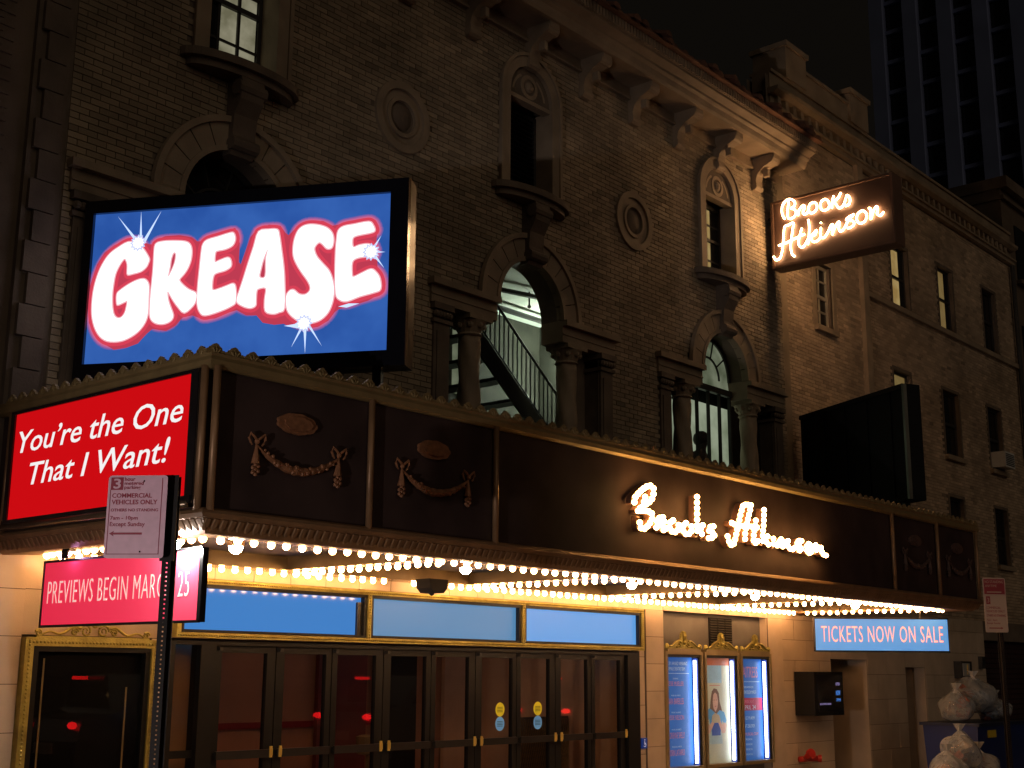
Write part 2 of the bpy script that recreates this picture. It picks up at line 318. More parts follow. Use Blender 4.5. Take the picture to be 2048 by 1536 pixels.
# ------------------------------------------------------------ materials
M = {}
M['asphalt'] = mat('asphalt', (.045, .043, .042), .8, var=.3, vs=4, bump=.4, bs=150)
M['concrete'] = mat('sidewalk concrete', (.25, .235, .21), .75, var=.2, vs=2, bump=.3, bs=90)
M['kerb'] = mat('kerb stone', (.28, .27, .25), .7, var=.2, bump=.3)
M['brick'] = mat('tan brick', (.31, .24, .162), .85, var=.38, vs=.9, bump=.5, bs=70, rnd=.2)
M['brickm'] = mat('tan brick courses', (.31, .24, .162), .85, var=.38, vs=.9, bump=.5, bs=70, attr='tone')
M['brick_annex'] = mat('lifted annex brick', (.44, .325, .22), .85, var=.3, vs=.8, bump=.5, bs=70, attr='tone')  # lighter than the tan brick; extra light on the annex put into colour
M['mortar'] = mat('dark mortar', (.15, .115, .085), .95, var=.25, bump=.4)
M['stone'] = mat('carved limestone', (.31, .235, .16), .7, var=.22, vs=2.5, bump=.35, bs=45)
M['stone_dark'] = mat('dark limestone', (.15, .112, .082), .8, var=.3, vs=2.5, bump=.4, bs=45)  # darker limestone; puts the shade of reveals and keystones into the colour
M['ashlar'] = mat('ashlar limestone', (.50, .385, .28), .6, var=.13, vs=2.2, bump=.2, bs=80, rnd=.08)
M['joint'] = mat('ashlar joint', (.12, .09, .065), .9)
M['neighbour'] = mat('neighbour brick', (.15, .11, .08), .9, var=.3, vs=1.5, bump=.5, bs=50)
M['iron'] = mat('dark window frame', (.03, .028, .026), .5, var=.2)
M['black'] = mat('black steel', (.008, .008, .009), .35, var=.1, coat=.3)
M['void'] = mat('unlit room', (.006, .005, .005), .9)  # near-black; the darkness of unlit interiors is put into the colour
M['dark_pane'] = mat('dark pane', (.012, .012, .014), .05, var=.1, spec=.5)
M['tile'] = mat('clay roof tile', (.14, .065, .04), .8, var=.3, rnd=.25, bump=.3)
M['wood'] = mat('old window paint', (.40, .36, .28), .6, var=.2)
M['gilt'] = mat('gilt moulding', (.40, .34, .10), .45, metal=.75, var=.2, vs=12, bump=.5, bs=60)
M['bronze'] = mat('painted marquee metal', (.30, .17, .085), .45, metal=.35, var=.2, vs=6)
M['brass'] = mat('brass rail', (.30, .21, .09), .5, metal=.35, var=.15, vs=8)
M['panel'] = mat('marquee panel', (.050, .031, .027), .75, var=.3, vs=2.2, spec=.12, bump=.05, bs=200)
M['soffit'] = mat('glossy soffit', (.30, .22, .12), .22, metal=.35, var=.15, vs=5)
M['coffer'] = mat('coffer paint', (.20, .15, .09), .45, var=.15, vs=5)
M['doorframe'] = mat('bronze door frame', (.0055, .006, .0068), .42, metal=.0, spec=.35, var=.15, vs=10)
M['push'] = mat('push bar', (.045, .045, .045), .3, metal=.6)
M['handle'] = mat('polished brass', (.85, .62, .16), .3, metal=.35, var=.1)
M['glass'] = glass('door glass', (.80, .76, .72), .015, 1.0)
M['case_glass'] = glass('case glass', (.9, .9, .9), .01, 1.0)
M['bulb'] = emis('lit frosted bulb', (1.0, .50, .19), 50)
M['bulb2'] = emis('lit clear bulb', (1.0, .52, .16), 48)
M['lamp'] = emis('lit coffer lamp', (1.0, .80, .56), 130)
M['neon'] = emis('lit neon tube', (1.0, .58, .27), 25)
M['tube'] = emis('lit fluorescent tube', (.80, .90, 1.0), 10)
M['redscreen'] = emis('red screen', (.60, .0035, .006), 1.0)
M['whitescreen'] = emis('white screen lettering', (.92, .90, .90), 1.0)
M['bluescreen'] = lit_pane('blue screen', (.022, .085, .36), (.035, .12, .44), 1.0, 2)
M['logored'] = emis('logo red', (.66, .05, .09), 1.05)
M['logopink'] = emis('logo pink edge', (.86, .40, .52), 1.0)
M['logowhite'] = emis('logo white', (1, 1, .98), 1.25)
M['spark'] = emis('spark', (.55, .70, 1), 1.2)
M['glowA'] = lit_pane('lit pane cream', (.16, .15, .09), (.30, .28, .19), .8, 5)
M['glowB'] = lit_pane('lit pane amber', (.30, .19, .06), (.42, .30, .12), .8, 4)
M['glowC'] = lit_pane('lit frosted green glass', (.10, .12, .07), (.24, .27, .18), .62, 3)
M['glowE'] = lit_pane('white green backdrop glow', (.20, .24, .15), (.42, .48, .34), .66, 2)
M['glowD'] = lit_pane('lit pane dim amber', (.16, .10, .035), (.20, .14, .05), .8, 4)
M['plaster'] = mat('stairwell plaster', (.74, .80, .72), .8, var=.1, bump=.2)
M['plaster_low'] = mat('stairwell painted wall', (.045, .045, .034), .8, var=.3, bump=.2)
M['lobby'] = mat('lobby wall', (.42, .20, .11), .55, var=.12, vs=1.5)
M['lobby_red'] = mat('lobby red stripe', (.26, .016, .014), .4)
M['tan'] = mat('tan lobby panel', (.70, .47, .30), .5, var=.1)

# ------------------------------------------------------------ ground
mb = MB().box(-120, 300, -4.45, 0.5, -.3, 0); g = mb.build('sidewalk', M['concrete'], loc=(0, 0, 0), kind='structure')
sl = MB().box(0, 1.46, 0, 1.46, 0, .012).mesh('paving_slab', M['concrete'])
for i in range(20):
    for j in range(3): inst('paving_slab', sl, (2 + i * 1.48, -4.44 + j * 1.48, .0), g)
MB().box(-120, 300, -4.62, -4.452, -.3, .015).build('kerb', M['kerb'], loc=(0, 0, 0), kind='structure')
MB().box(-200, 400, -300, -4.6, -.4, -.15).build('road', M['asphalt'], loc=(0, 0, 0), kind='structure')
MB().box(-200, 400, .5, 400, -.4, -.05).build('ground', M['asphalt'], loc=(0, 0, 0), kind='structure')

# ------------------------------------------------------------ wall and brick builders
def sheet(mb, x0, x1, z0, z1, y, ops):
    xs = {x0, x1}
    for o in ops:
        for x in o['xs']: xs.add(round(x, 4))
    xs = sorted(x for x in xs if x0 <= x <= x1)
    for a, b in zip(xs, xs[1:]):
        m = (a + b) / 2
        act = sorted([o for o in ops if o['xs'][0] < m < o['xs'][-1]], key=lambda o: o['zb'])
        cur = (z0, z0)
        e = 1e-4
        for o in act:
            if o['zb'] > cur[0]: mb.add([(a, y, cur[0]), (b, y, cur[1]), (b, y, o['zb']), (a, y, o['zb'])], [(0, 1, 2, 3)])
            cur = (o['top'](a + e), o['top'](b - e))
        mb.add([(a, y, cur[0]), (b, y, cur[1]), (b, y, z1), (a, y, z1)], [(0, 1, 2, 3)])

def rect_op(xa, xb, zb, zt): return dict(xs=[xa, xb], zb=zb, top=lambda x: zt)

def brick_wall(x0, x1, z0, z1, y, skip, parent, single=None, seed=1, bmat='brickm', L=.20, H=.0575, J=.01):
    """running-bond bricks, each a raised block with its own tone; those picked by single() become parts"""
    rnd = random.Random(seed)
    V = []; F = []; T = []; singles = []
    row = 0; z = z0
    while z + H < z1:
        x = x0 - (.105 if row % 2 else 0)
        while x < x1:
            a = max(x, x0); b = min(x + L, x1)
            if b - a > .03:
                cx, cz = (a + b) / 2, z + H / 2
                if not skip(cx, cz):
                    d = y - rnd.uniform(.0, .004)
                    if single and b - a > L - .001 and single(cx, cz): singles.append((cx, d, cz))
                    else:
                        k = len(V)
                        V += [(a, y + .012, z), (b, y + .012, z), (b, y + .012, z + H), (a, y + .012, z + H), (a, d, z), (b, d, z), (b, d, z + H), (a, d, z + H)]
                        F += [(k + 4, k + 5, k + 6, k + 7), (k, k + 1, k + 5, k + 4), (k + 1, k + 2, k + 6, k + 5), (k + 2, k + 3, k + 7, k + 6), (k + 3, k, k + 4, k + 7)]
                        t = rnd.gauss(1, .14); t = min(1.5, max(.5, t)); T += [t] * 8
            x += L + J
        z += H + J; row += 1
    me = bpy.data.meshes.new('bricks'); me.from_pydata([tuple(Vector(v) - WL[parent.name]) for v in V], [], F)
    at = me.attributes.new('tone', 'FLOAT', 'POINT'); at.data.foreach_set('value', T)
    me.materials.append(M[bmat])
    o = bpy.data.objects.new('brick_courses', me); reg(o, WL[parent.name], parent); o['kind'] = 'stuff'
    singles.sort(key=lambda s: (Vector(s) - CAM).length)
    bm = MB().box(-L / 2, L / 2, 0, .016, -H / 2, H / 2).mesh('brick', M['brick'])
    keep = singles[:298]
    for s in keep: inst('brick', bm, s, parent)
    if len(singles) > 298:
        mb = MB()
        for s in singles[298:]: mb.box(s[0] - L / 2, s[0] + L / 2, s[1], s[1] + .016, s[2] - H / 2, s[2] + H / 2)
        q = mb.build('brick_field', M['brick'], parent); q['kind'] = 'stuff'

# ------------------------------------------------------------ the theatre
TX0, TX1 = 5.9, 19.8
theatre = thing('theatre_building', (12.85, 0, 0), 'three bay tan brick theatre with arched windows and tiled eaves above the marquee', 'building')
BAYS = [7.95, 12.85, 17.75]
SPR = 6.5
def pal_top(c):
    def f(x):
        d = abs(x - c)
        return SPR + math.sqrt(max(.68 ** 2 - d * d, 0)) if d < .68 else 6.2
    return f
ops = []
for c in BAYS:
    xs = [c - 1.55, c - .6801] + [c + .68 * math.sin(R(a)) for a in range(-90, 91, 9)] + [c + .6801, c + 1.55]
    ops.append(dict(xs=xs, zb=3.7, top=pal_top(c)))
    ops.append(rect_op(c - .45, c + .45, 8.12, 9.5))
mb = MB(); sheet(mb, TX0, TX1, 2.8, 10.6, .012, ops); sheet(mb, TX0, TX1, 2.8, 10.6, .34, ops)
mb.build('wall', M['mortar'], theatre)
def skip_t(x, z):
    for c in BAYS:
        d = abs(x - c)
        if 3.6 < z < 6.5 and d < 1.78: return True
        if z >= 6.5 and d * d + (z - SPR) ** 2 < .97 ** 2: return True
        if 8.05 < z < 9.55 and d < .6: return True
        if z >= 9.55 and d * d + (z - 9.55) ** 2 < .6 ** 2: return True
    for c in (10.4, 15.3):
        if (x - c) ** 2 + (z - 8.43) ** 2 < .43 ** 2: return True
    return False
brick_wall(6.0, TX1 - .01, 3.9, 10.4, 0, skip_t, theatre, single=lambda x, z: 6.75 < z < 8.7 and x < 9.2)

# quoins
MB().box(5.6, 5.96, .0, .1, 2.9, 11).build('corner_backing', M['stone_dark'], theatre)
for i in range(28):
    w = .06 if i % 2 else 0
    MB().box(5.64 + w, 5.90, -.05, .02, 2.9 + i * .3, 2.9 + i * .3 + .288).build('quoin', M['stone_dark'], theatre)

def upper_window(i, c):
    w = thing('arched_window', (c, 0, 8.05), parent=theatre)
    mb = MB()
    for s in (-1, 1):
        mb.box(*sorted((c + s * .45, c + s * .63)), -.05, .06, 8.12, 9.55)
        mb.box(*sorted((c + s * .6, c + s * .65)), -.075, -.05, 8.12, 9.55)
        mb.box(*sorted((c + s * .45, c + s * .5)), .06, .34, 8.12, 9.5)
    mb.ring(c, 9.55, .45, .63, -.05, .06, 0, 180, 20)
    mb.ring(c, 9.55, .6, .65, -.075, -.05, 0, 180, 20)
    mb.build('surround', M['stone'], w)
    mb = MB()
    pts = [(c - .46, 9.47)] + [(c + .46 * math.cos(R(a)), 9.55 + .46 * math.sin(R(a))) for a in range(180, -1, -12)] + [(c + .46, 9.47)]
    mb.prism(pts, .05, .12)
    mb.ring(c, 9.72, .12, .18, -.0, .05, 0, 360, 20)
    mb.ball((c, .04, 9.72), .09, 10, 6)
    mb.ring(c, 9.56, .32, .36, .01, .05, 8, 62, 8); mb.ring(c, 9.56, .32, .36, .01, .05, 118, 172, 8)
    mb.box(c - .45, c + .45, -.01, .05, 9.47, 9.53)
    mb.build('tympanum', M['stone'], w)
    # bow-fronted sill and its scrolled console
    pts = [(c + .78 * math.cos(R(a)), -.30 * math.sin(R(a)) * .95 - .02) for a in range(0, 181, 12)] + [(c - .78, .1), (c + .78, .1)]
    mb = MB().prism(pts, 8.03, 8.12, 'z')
    pts = [(c + .7 * math.cos(R(a)), -.24 * math.sin(R(a)) * .95 - .02) for a in range(0, 181, 12)] + [(c - .7, .1), (c + .7, .1)]
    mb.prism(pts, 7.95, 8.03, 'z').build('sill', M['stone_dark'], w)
    pr = [(.02, 7.1), (-.10, 7.1), (-.16, 7.2), (-.13, 7.35), (-.15, 7.55), (-.24, 7.7), (-.27, 7.85), (-.24, 7.95), (.02, 7.95)]
    mb = MB().prism(pr, c - .15, c + .15, 'x')
    mb.tube([(c - .17, -.13, 7.22), (c + .17, -.13, 7.22)], .075, 10).tube([(c - .18, -.2, 7.83), (c + .18, -.2, 7.83)], .085, 10)
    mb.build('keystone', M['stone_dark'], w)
    fr = MB()
    y0, y1 = .25, .30
    fr.box(c - .45, c - .40, y0, y1, 8.12, 9.47).box(c + .40, c + .45, y0, y1, 8.12, 9.47).box(c - .4, c + .4, y0, y1, 8.12, 8.18).box(c - .4, c + .4, y0, y1, 9.41, 9.47)
    if i == 1:
        fr.build('window_frame', M['iron'], w)
        for k in range(16): MB().obox((c, .28, 8.24 + k * .074), (.4, 0, 0), (0, .035, -.02), (0, .004, .006)).build('slat', M['black'], w)
        MB().box(c - .45, c + .45, .33, .36, 8.1, 9.5).build('dark_backing', M['void'], w)  # near-black sheet in place of the unlit room behind the slats
    else:
        fr.box(c - .4, c + .4, y0 - .02, y1, 8.97 if i == 0 else 8.82, 9.03 if i == 0 else 8.87)
        vb = (c - .135, c + .135) if i == 0 else (c - .0, )
        for x in vb: fr.box(x - .018, x + .018, y0, y1, 8.18, 9.41)
        for z in ((8.56, 9.22) if i == 0 else (8.5, 9.12)): fr.box(c - .4, c + .4, y0 + .01, y1, z - .016, z + .016)
        fr.build('window_frame', M['iron'], w)
        xs = [c - .4] + list(vb) + [c + .4]
        for k in range(len(xs) - 1):
            for za, zb in ((8.18, 8.56 if i == 0 else 8.5), (8.56 if i == 0 else 8.5, 9.0 if i == 0 else 8.85), (9.0 if i == 0 else 8.85, 9.41)):
                lit = (k >= 1) if i == 0 else (k == len(xs) - 2)
                if i == 2: lit = True
                mt = M['glowA'] if i == 0 else M['glowB']
                MB().box(xs[k] + .015, xs[k + 1] - .015, .275, .28, za + .015, zb - .015).build('pane', mt if lit else M['dark_pane'], w)
        if i == 2: MB().box(c + .16, c + .4, .268, .272, 8.2, 9.4).build('blind', M['void'], w)
    return w
for i, c in enumerate(BAYS): upper_window(i, c)

def palladian(i, c):
    w = thing('palladian_window', (c, 0, 4.0), parent=theatre)
    # voussoirs of the arch
    n = 11
    for k in range(n):
        a0 = 180 * k / n + .5; a1 = 180 * (k + 1) / n - .5
        MB().ring(c, SPR, .68, .99, -.06, .06, a0, a1, 3).build('voussoir', M['stone'], w)
    MB().ring(c, SPR, .97, 1.04, -.10, -.03, 0, 180, 28).ring(c, SPR, .66, .72, -.085, -.03, 0, 180, 28).build('archivolt', M['stone'], w)
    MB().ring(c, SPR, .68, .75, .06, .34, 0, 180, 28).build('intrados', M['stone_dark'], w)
    for s in (-1, 1):
        a, b = sorted((c + s * .68, c + s * 1.9))
        MB().box(a, b, -.04, .34, 6.2, 6.42).box(a - (.04 if s < 0 else 0), b + (.04 if s > 0 else 0), -.12, .34, 6.42, 6.5).box(a, b, -.055, -.04, 6.3, 6.32).build('entablature', M['stone'], w)
        x = c + s * 1.0
        prof = [(.15, 0), (.15, 1.9), (.15, 2.0)]
        prof = [(.19, 0), (.19, .1)] + [(.155 - .02 * t / 20, .12 + 1.82 * t / 20) for t in range(21)]
        MB().lathe((x, .15, 4.0), prof, 20, tw=9, lobes=4, amp=.09).build('column', M['stone'], w, smooth=True)
        cap = MB().lathe((x, .15, 5.94), [(.14, 0), (.17, .02), (.15, .05), (.18, .12), (.23, .2)], 16)
        cap.box(x - .22, x + .22, -.06, .34, 6.14, 6.2)
        for a in range(8): cap.ball((x + .18 * math.cos(a * .785), .15 + .18 * math.sin(a * .785), 6.08), .045, 6, 5)
        cap.build('capital', M['stone'], w)
        p0, p1 = sorted((c + s * 1.56, c + s * 1.84))
        pm = MB().box(p0, p1, -.03, .3, 4.0, 5.95).box(p0 + .05, p1 - .05, -.045, -.03, 4.1, 5.85).box(p0 - .03, p1 + .03, -.06, .3, 5.95, 6.0).box(p0 - .04, p1 + .04, -.08, .3, 6.12, 6.2)
        for t in range(5): pm.ball((p0 + .02 + t * .06, -.05, 6.06), .045, 6, 5)
        pm.build('pilaster', M['stone_dark'], w)
    if i != 1:
        fr = MB()
        yg = .3
        fr.ring(c, SPR, .62, .68, yg - .03, yg + .03, 0, 180, 24).ring(c, SPR - .02, .33, .36, yg - .02, yg + .02, 0, 180, 16)
        for a in (36, 72, 108, 144):
            ca, sa = math.cos(R(a)), math.sin(R(a))
            fr.tube([(c + .35 * ca, yg, SPR + .35 * sa), (c + .64 * ca, yg, SPR + .64 * sa)], .016, 5)
        fr.box(c - .68, c + .68, yg - .05, yg + .03, 6.25, 6.35)
        for x in (-.66, -.34, 0, .34, .66): fr.box(c + x - .018, c + x + .018, yg - .025, yg + .025, 4.9, 6.25)
        fr.box(c - .68, c + .68, yg - .04, yg + .03, 4.86, 4.93)
        fr.build('window_frame', M['iron'], w)
        lit = M['glowC'] if i == 2 else M['dark_pane']
        pts = [(c + .63 * math.cos(R(a)), SPR + .63 * math.sin(R(a))) for a in range(0, 181, 9)] + [(c - .66, 6.34), (c + .66, 6.34)]
        MB().prism(pts, yg + .002, yg + .008).build('fanlight_pane', lit, w)
        if i == 2:
            MB().box(c - .74, c + 1.5, yg + .55, yg + .555, 3.9, 6.25).build('glow_backdrop', M['glowE'], w)  # added glowing sheet stands in for the lit room behind the window
            MB().box(c - .7, c + 1.5, yg, yg + .6, 3.7, 3.72).build('window_ledge', M['stone_dark'], w)
        else:
            for k in range(4): MB().box(c - .64 + .34 * k, c - .36 + .34 * k, yg + .002, yg + .006, 4.9, 6.25).build('pane', lit, w)
        for s in (-1, 1):
            a, b = sorted((c + s * 1.12, c + s * 1.56))
            MB().box(a, b, .26, .3, 3.9, 6.2).build('side_pane', M['dark_pane'], w)
        MB().box(c - 1.6, c + 1.6, .9, .95, 3.6, 7.4).build('room_wall', M['void'], w)
    else:
        a = c + 1.12
        MB().box(a, c + 1.56, .26, .3, 3.9, 6.2).build('side_panel', M['stone_dark'], w)
for i, c in enumerate(BAYS): palladian(i, c)

# stairwell behind the open middle arch
stw = thing('stairwell', (13.5, 1.0, 3.6), parent=theatre)
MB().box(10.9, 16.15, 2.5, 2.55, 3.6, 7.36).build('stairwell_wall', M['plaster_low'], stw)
MB().box(10.9, 16.15, .36, 2.5, 7.36, 7.44).build('stairwell_ceiling', M['plaster'], stw)
MB().box(10.9, 16.15, .36, .40, 7.44, 9.4).build('upper_wall', M['void'], stw)
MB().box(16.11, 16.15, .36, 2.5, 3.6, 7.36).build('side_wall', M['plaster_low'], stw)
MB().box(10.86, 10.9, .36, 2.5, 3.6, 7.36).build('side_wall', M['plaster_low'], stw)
MB().box(10.9, 16.15, .4, 2.5, 3.5, 3.6).build('landing_floor', M['stone_dark'], stw)
MB().tube([(11.2, 1.9, 7.22), (16.1, 1.9, 7.22)], .045, 8).tube([(13.0, 1.5, 7.25), (14.6, 1.1, 7.25), (16.1, 1.0, 7.25)], .04, 8).build('pipe', M['iron'], stw)
sp = MB().lathe((14.35, 1.25, 7.08), [(.012, 0), (.035, .02), (.02, .05), (.012, .06), (.012, .26)], 8); sp.build('sprinkler', M['iron'], stw)
MB().box(12.9, 13.5, 2.46, 2.49, 5.6, 6.7).build('back_window_pane', lit_pane('lit back window', (.42, .40, .22), (.62, .58, .34), .8, 3), stw)
MB().box(14.0, 14.3, 2.46, 2.49, 5.9, 6.9).build('back_window_pane', M['glowC'], stw)
MB().lathe((15.75, 1.6, 6.35), [(.10, 0), (.18, .06), (.18, .10), (.10, .16)], 14).build('ceiling_lamp', emis('lit stair lamp', (.86, 1, .80), 100), stw)
# flight descending to the right: top at (12.35, 6.35), foot at (14.2, 4.6)
yA, yB = .60, 1.9
ux, uz = .784, -.62
st = MB()
for y in (yA, yB): st.obox((13.15, y, 5.61), (1.7 * ux, 0, 1.7 * uz), (0, .02, 0), (-.13 * uz, 0, .13 * ux))
st.build('stair_stringer', M['black'], stw)
for k in range(9):
    x = 12.1 + k * .316; z = 6.44 - k * .25
    MB().box(x - .13, x + .12, yA + .02, yB - .02, z - .045, z).build('tread', M['black'], stw)
MB().box(11.0, 12.3, .55, 1.4, 6.28, 6.4).build('landing', M['black'], stw)
hr = MB()
hr.tube([(12.25, yA, 7.20), (14.5, yA, 5.40)], .02, 6).tube([(12.25, yA, 6.55), (14.5, yA, 4.75)], .012, 6)
hr.build('handrail', M['black'], stw)
for k in range(22):
    x = 12.28 + k * .095; zt = 7.20 - (x - 12.25) * .80
    MB().box(x - .007, x + .007, yA - .007, yA + .007, zt - .66, zt).build('baluster', M['black'], stw)

# medallions between the bays
for c in (10.4, 15.3):
    q = MB()
    q.ring(c, 8.43, .36, .46, -.04, .05, 0, 360, 32).ring(c, 8.43, .25, .36, .0, .05, 0, 360, 32).ring(c, 8.43, .21, .26, -.03, .05, 0, 360, 28)
    q.build('medallion_ring', M['stone'], theatre)
    q = MB().ball((c, .05, 8.43), .2, 16, 8, sz=1, sq=(1, .4))
    q.build('medallion_boss', M['stone_dark'], theatre, smooth=True)

# eaves: frieze, soffit, cornice, brackets, clay tiles
e0, e1 = 5.6, 19.9
MB().box(TX0, TX1, -.04, .1, 10.36, 10.56).box(TX0, TX1, -.07, -.03, 10.36, 10.40).build('frieze', M['stone'], theatre)
MB().box(e0, e1, -.50, .3, 10.56, 10.64).build('eaves_soffit', M['stone'], theatre)
pr = [(-.50, 10.56), (-.53, 10.60), (-.55, 10.68), (-.60, 10.71), (-.60, 10.75), (-.72, 10.80), (-.72, 10.84), (-.3, 10.84), (-.3, 10.62)]
MB().prism(pr, e0, e1, 'x').build('eaves_cornice', M['stone'], theatre)
rb = MB()
k = e0
while k < e1:
    rb.box(k, k + .045, -.775, -.70, 10.845, 10.975); k += .075
rb.box(e0, e1, -.74, -.3, 10.842, 10.98)
o = rb.build('eaves_ribbing', M['stone'], theatre); o['kind'] = 'stuff'
MB().prism([(-.86, 10.985), (-.86, 11.01), (2.2, 12.05), (2.2, 11.9), (-.3, 10.985)], e0 - .05, e1 + .05, 'x').build('roof', M['tile'], theatre)
tl = MB()
vs = []; fs = []
nn = 8
for j, (yy, zz) in enumerate(((-.92, 10.99), (-.2, 11.235), (.6, 11.507), (1.4, 11.78), (2.2, 12.05))):
    for i in range(nn + 1):
        a = math.pi * i / nn
        vs.append((.085 * math.cos(a), yy, zz + .085 * math.sin(a)))
for j in range(4):
    for i in range(nn): fs.append((j * (nn + 1) + i, j * (nn + 1) + i + 1, (j + 1) * (nn + 1) + i + 1, (j + 1) * (nn + 1) + i))
fs.append(tuple(range(nn + 1)))
tl.add(vs, fs); tm = tl.mesh('roof_tile', M['tile'])
k = e0 + .1
while k < e1:
    inst('roof_tile', tm, (k, 0, random.uniform(-.01, .01)), theatre, rot=(random.uniform(-.01, .01), 0, random.uniform(-.02, .02))); k += .235
br = MB()
pr = [(.02, 9.98), (-.07, 9.98), (-.11, 10.05), (-.09, 10.14), (-.12, 10.25), (-.24, 10.36), (-.42, 10.42), (-.46, 10.48), (-.46, 10.56), (.02, 10.56)]
br.prism([(p[0], p[1]) for p in pr], -.10, .10, 'x')
br.tube([(-.115, -.06, 10.04), (.115, -.06, 10.04)], .055, 10).tube([(-.12, -.38, 10.47), (.12, -.38, 10.47)], .07, 10)
br.box(-.035, .035, -.30, -.2, 10.2, 10.33)
bk = br.mesh('bracket', M['stone'])
for k in range(-5, 6): inst('eaves_bracket', bk, (12.85 + 1.225 * k, 0, 0), theatre)

# ------------------------------------------------------------ the annex on the right
AY = .15
annex = thing('annex_building', (26, AY, 0), 'tall plain brick annex with sash windows right of the theatre behind the projecting script sign', 'building')
wins = [('A', 21.36, 22.0, 8.1, 9.35), ('B', 24.78, 25.6, 9.26, 10.62), ('C', 27.2, 28.0, 9.26, 10.72), ('D', 29.8, 30.6, 9.26, 10.80), ('G', 24.6, 25.4, 6.4, 7.86), ('E', 27.05, 27.9, 6.4, 7.85), ('F', 29.6, 30.4, 6.4, 7.87), ('H', 27.05, 27.8, 4.2, 5.5), ('I', 29.6, 30.35, 4.2, 5.5)]
ops = [rect_op(w[1], w[2], w[3], w[4]) for w in wins]
mb = MB(); sheet(mb, TX1, 31.9, 2.9, 12.6, AY + .012, ops); sheet(mb, TX1, 31.9, 2.9, 12.6, AY + .4, ops)
mb.build('wall', M['mortar'], annex)
def skip_a(x, z):
    for w in wins:
        if w[1] - .09 < x < w[2] + .09 and w[3] - .02 < z < w[4] + .04: return True
    return False
brick_wall(20.15, 31.9, 2.9, 11.84, AY, skip_a, annex, seed=5, bmat='brick_annex')
MB().box(19.85, 20.16, AY - .06, AY + .1, 2.9, 11.84).build('corner_strip', M['stone'], annex)
MB().box(23.24, 23.48, AY - .09, AY + .1, 2.9, 11.84).build('pilaster', M['stone'], annex)
MB().box(23.48, 31.95, AY - .08, AY + .1, 9.14, 9.25).build('belt_course', M['stone'], annex)
MB().box(19.85, 31.95, AY - .10, AY + .1, 11.84, 11.93).box(19.85, 31.95, AY - .15, AY + .1, 11.93, 11.97).build('lower_cornice', M['stone'], annex)
MB().box(19.9, 31.95, AY - .02, AY + .1, 11.97, 12.2).build('frieze', M['stone'], annex)
cb = MB().box(-.05, .05, 0, .09, 0, .22).mesh('frieze_block', M['stone'])
for k in range(40): inst('frieze_block', cb, (20.1 + k * .29, AY - .10, 11.975), annex)
MB().prism([(AY - .12, 12.2), (AY - .2, 12.26), (AY - .22, 12.32), (AY + .1, 12.32), (AY + .1, 12.2)], 19.85, 31.95, 'x').build('upper_cornice', M['stone'], annex)
MB().box(19.9, 31.95, AY - .02, AY + .35, 12.32, 12.66).box(19.9, 31.95, AY - .06, AY + .4, 12.66, 12.72).build('parapet', M['stone'], annex)
MB().box(21.15, 23.1, AY - .04, AY + .4, 12.72, 13.08).box(21.15, 23.1, AY - .08, AY + .45, 13.08, 13.14).build('raised_parapet', M['stone'], annex)
MB().box(20.4, 21.2, AY - .1, AY + .6, 12.72, 13.34).box(20.36, 21.24, AY - .15, AY + .65, 13.34, 13.44).build('parapet_block', M['stone'], annex)
MB().box(23.05, 23.85, AY - .1, AY + .6, 12.72, 13.34).box(23.0, 23.9, AY - .15, AY + .65, 13.34, 13.44).build('parapet_block', M['stone'], annex)
MB().tube([(31.75, AY - .1, 3.0), (31.75, AY - .1, 11.8)], .06, 8).build('downpipe', M['iron'], annex)
# round plaque above the small window
MB().ring(21.7, 10.35, .30, .42, AY - .05, AY + .05, 0, 360, 20).ball((21.7, AY, 10.35), .28, 12, 6, sq=(1, .3)).build('round_plaque', M['stone'], annex)
for n_, xa, xb, za, zb in wins:
    w = thing('sash_window', ((xa + xb) / 2, AY, za), parent=annex)
    y = AY + .11; zm = za + (zb - za) * .5
    fm = M['wood'] if n_ in 'A' else M['iron']
    f = MB()
    t = .045
    f.box(xa, xa + t, y - .03, y + .04, za, zb).box(xb - t, xb, y - .03, y + .04, za, zb).box(xa + t, xb - t, y - .03, y + .04, zb - .06, zb).box(xa + t, xb - t, y - .03, y + .04, za, za + .06).box(xa + t, xb - t, y - .04, y + .02, zm - .03, zm + .03)
    if n_ == 'A':
        xm = (xa + xb) / 2
        f.box(xm - .02, xm + .02, y - .02, y + .02, za, zb).box(xa + t, xb - t, y - .02, y + .02, za + .33, za + .36).box(xa + t, xb - t, y - .02, y + .02, zm + .31, zm + .34)
    f.build('window_frame', fm, w)
    mt = {'B': M['glowB'], 'C': M['glowD'], 'G': M['glowD']}.get(n_, M['dark_pane'])
    for (p, q, mm) in ((za + .06, zm - .03, mt), (zm + .03, zb - .06, mt)):
        MB().box(xa + t, xb - t, y + .002, y + .006, p, q).build('pane', mm, w)
    if n_ in 'BC':
        MB().box(xa + (xb - xa) * .70, xb - t, y - .012, y - .004, za + .06, zb - .06).build('dark_side_strip', M['void'], w)  # near-black strip over the right part of the panes
    MB().box(xa - .07, xa, AY - .008, y + .1, za, zb).box(xb, xb + .07, AY - .008, y + .1, za, zb).box(xa - .07, xb + .07, AY - .008, y + .1, zb, zb + .07).build('reveal', M['stone_dark'], w)
    if n_ in 'AEFGHI': MB().box(xa - .1, xb + .1, AY - .09, AY + .15, za - .1, za).build('sill', M['stone'], w)
    if n_ == 'A': MB().box(xa - .14, xa - .0, AY - .03, AY + .02, za, zb + .12).box(xb + .0, xb + .14, AY - .03, AY + .02, za, zb + .12).box(xa, xb, AY - .03, AY + .02, zb + .0, zb + .12).build('surround', M['stone'], w)
ac = thing('air_conditioner', (29.95, -.05, 6.42), 'small white window air conditioner sticking out of an annex window', 'air conditioner')
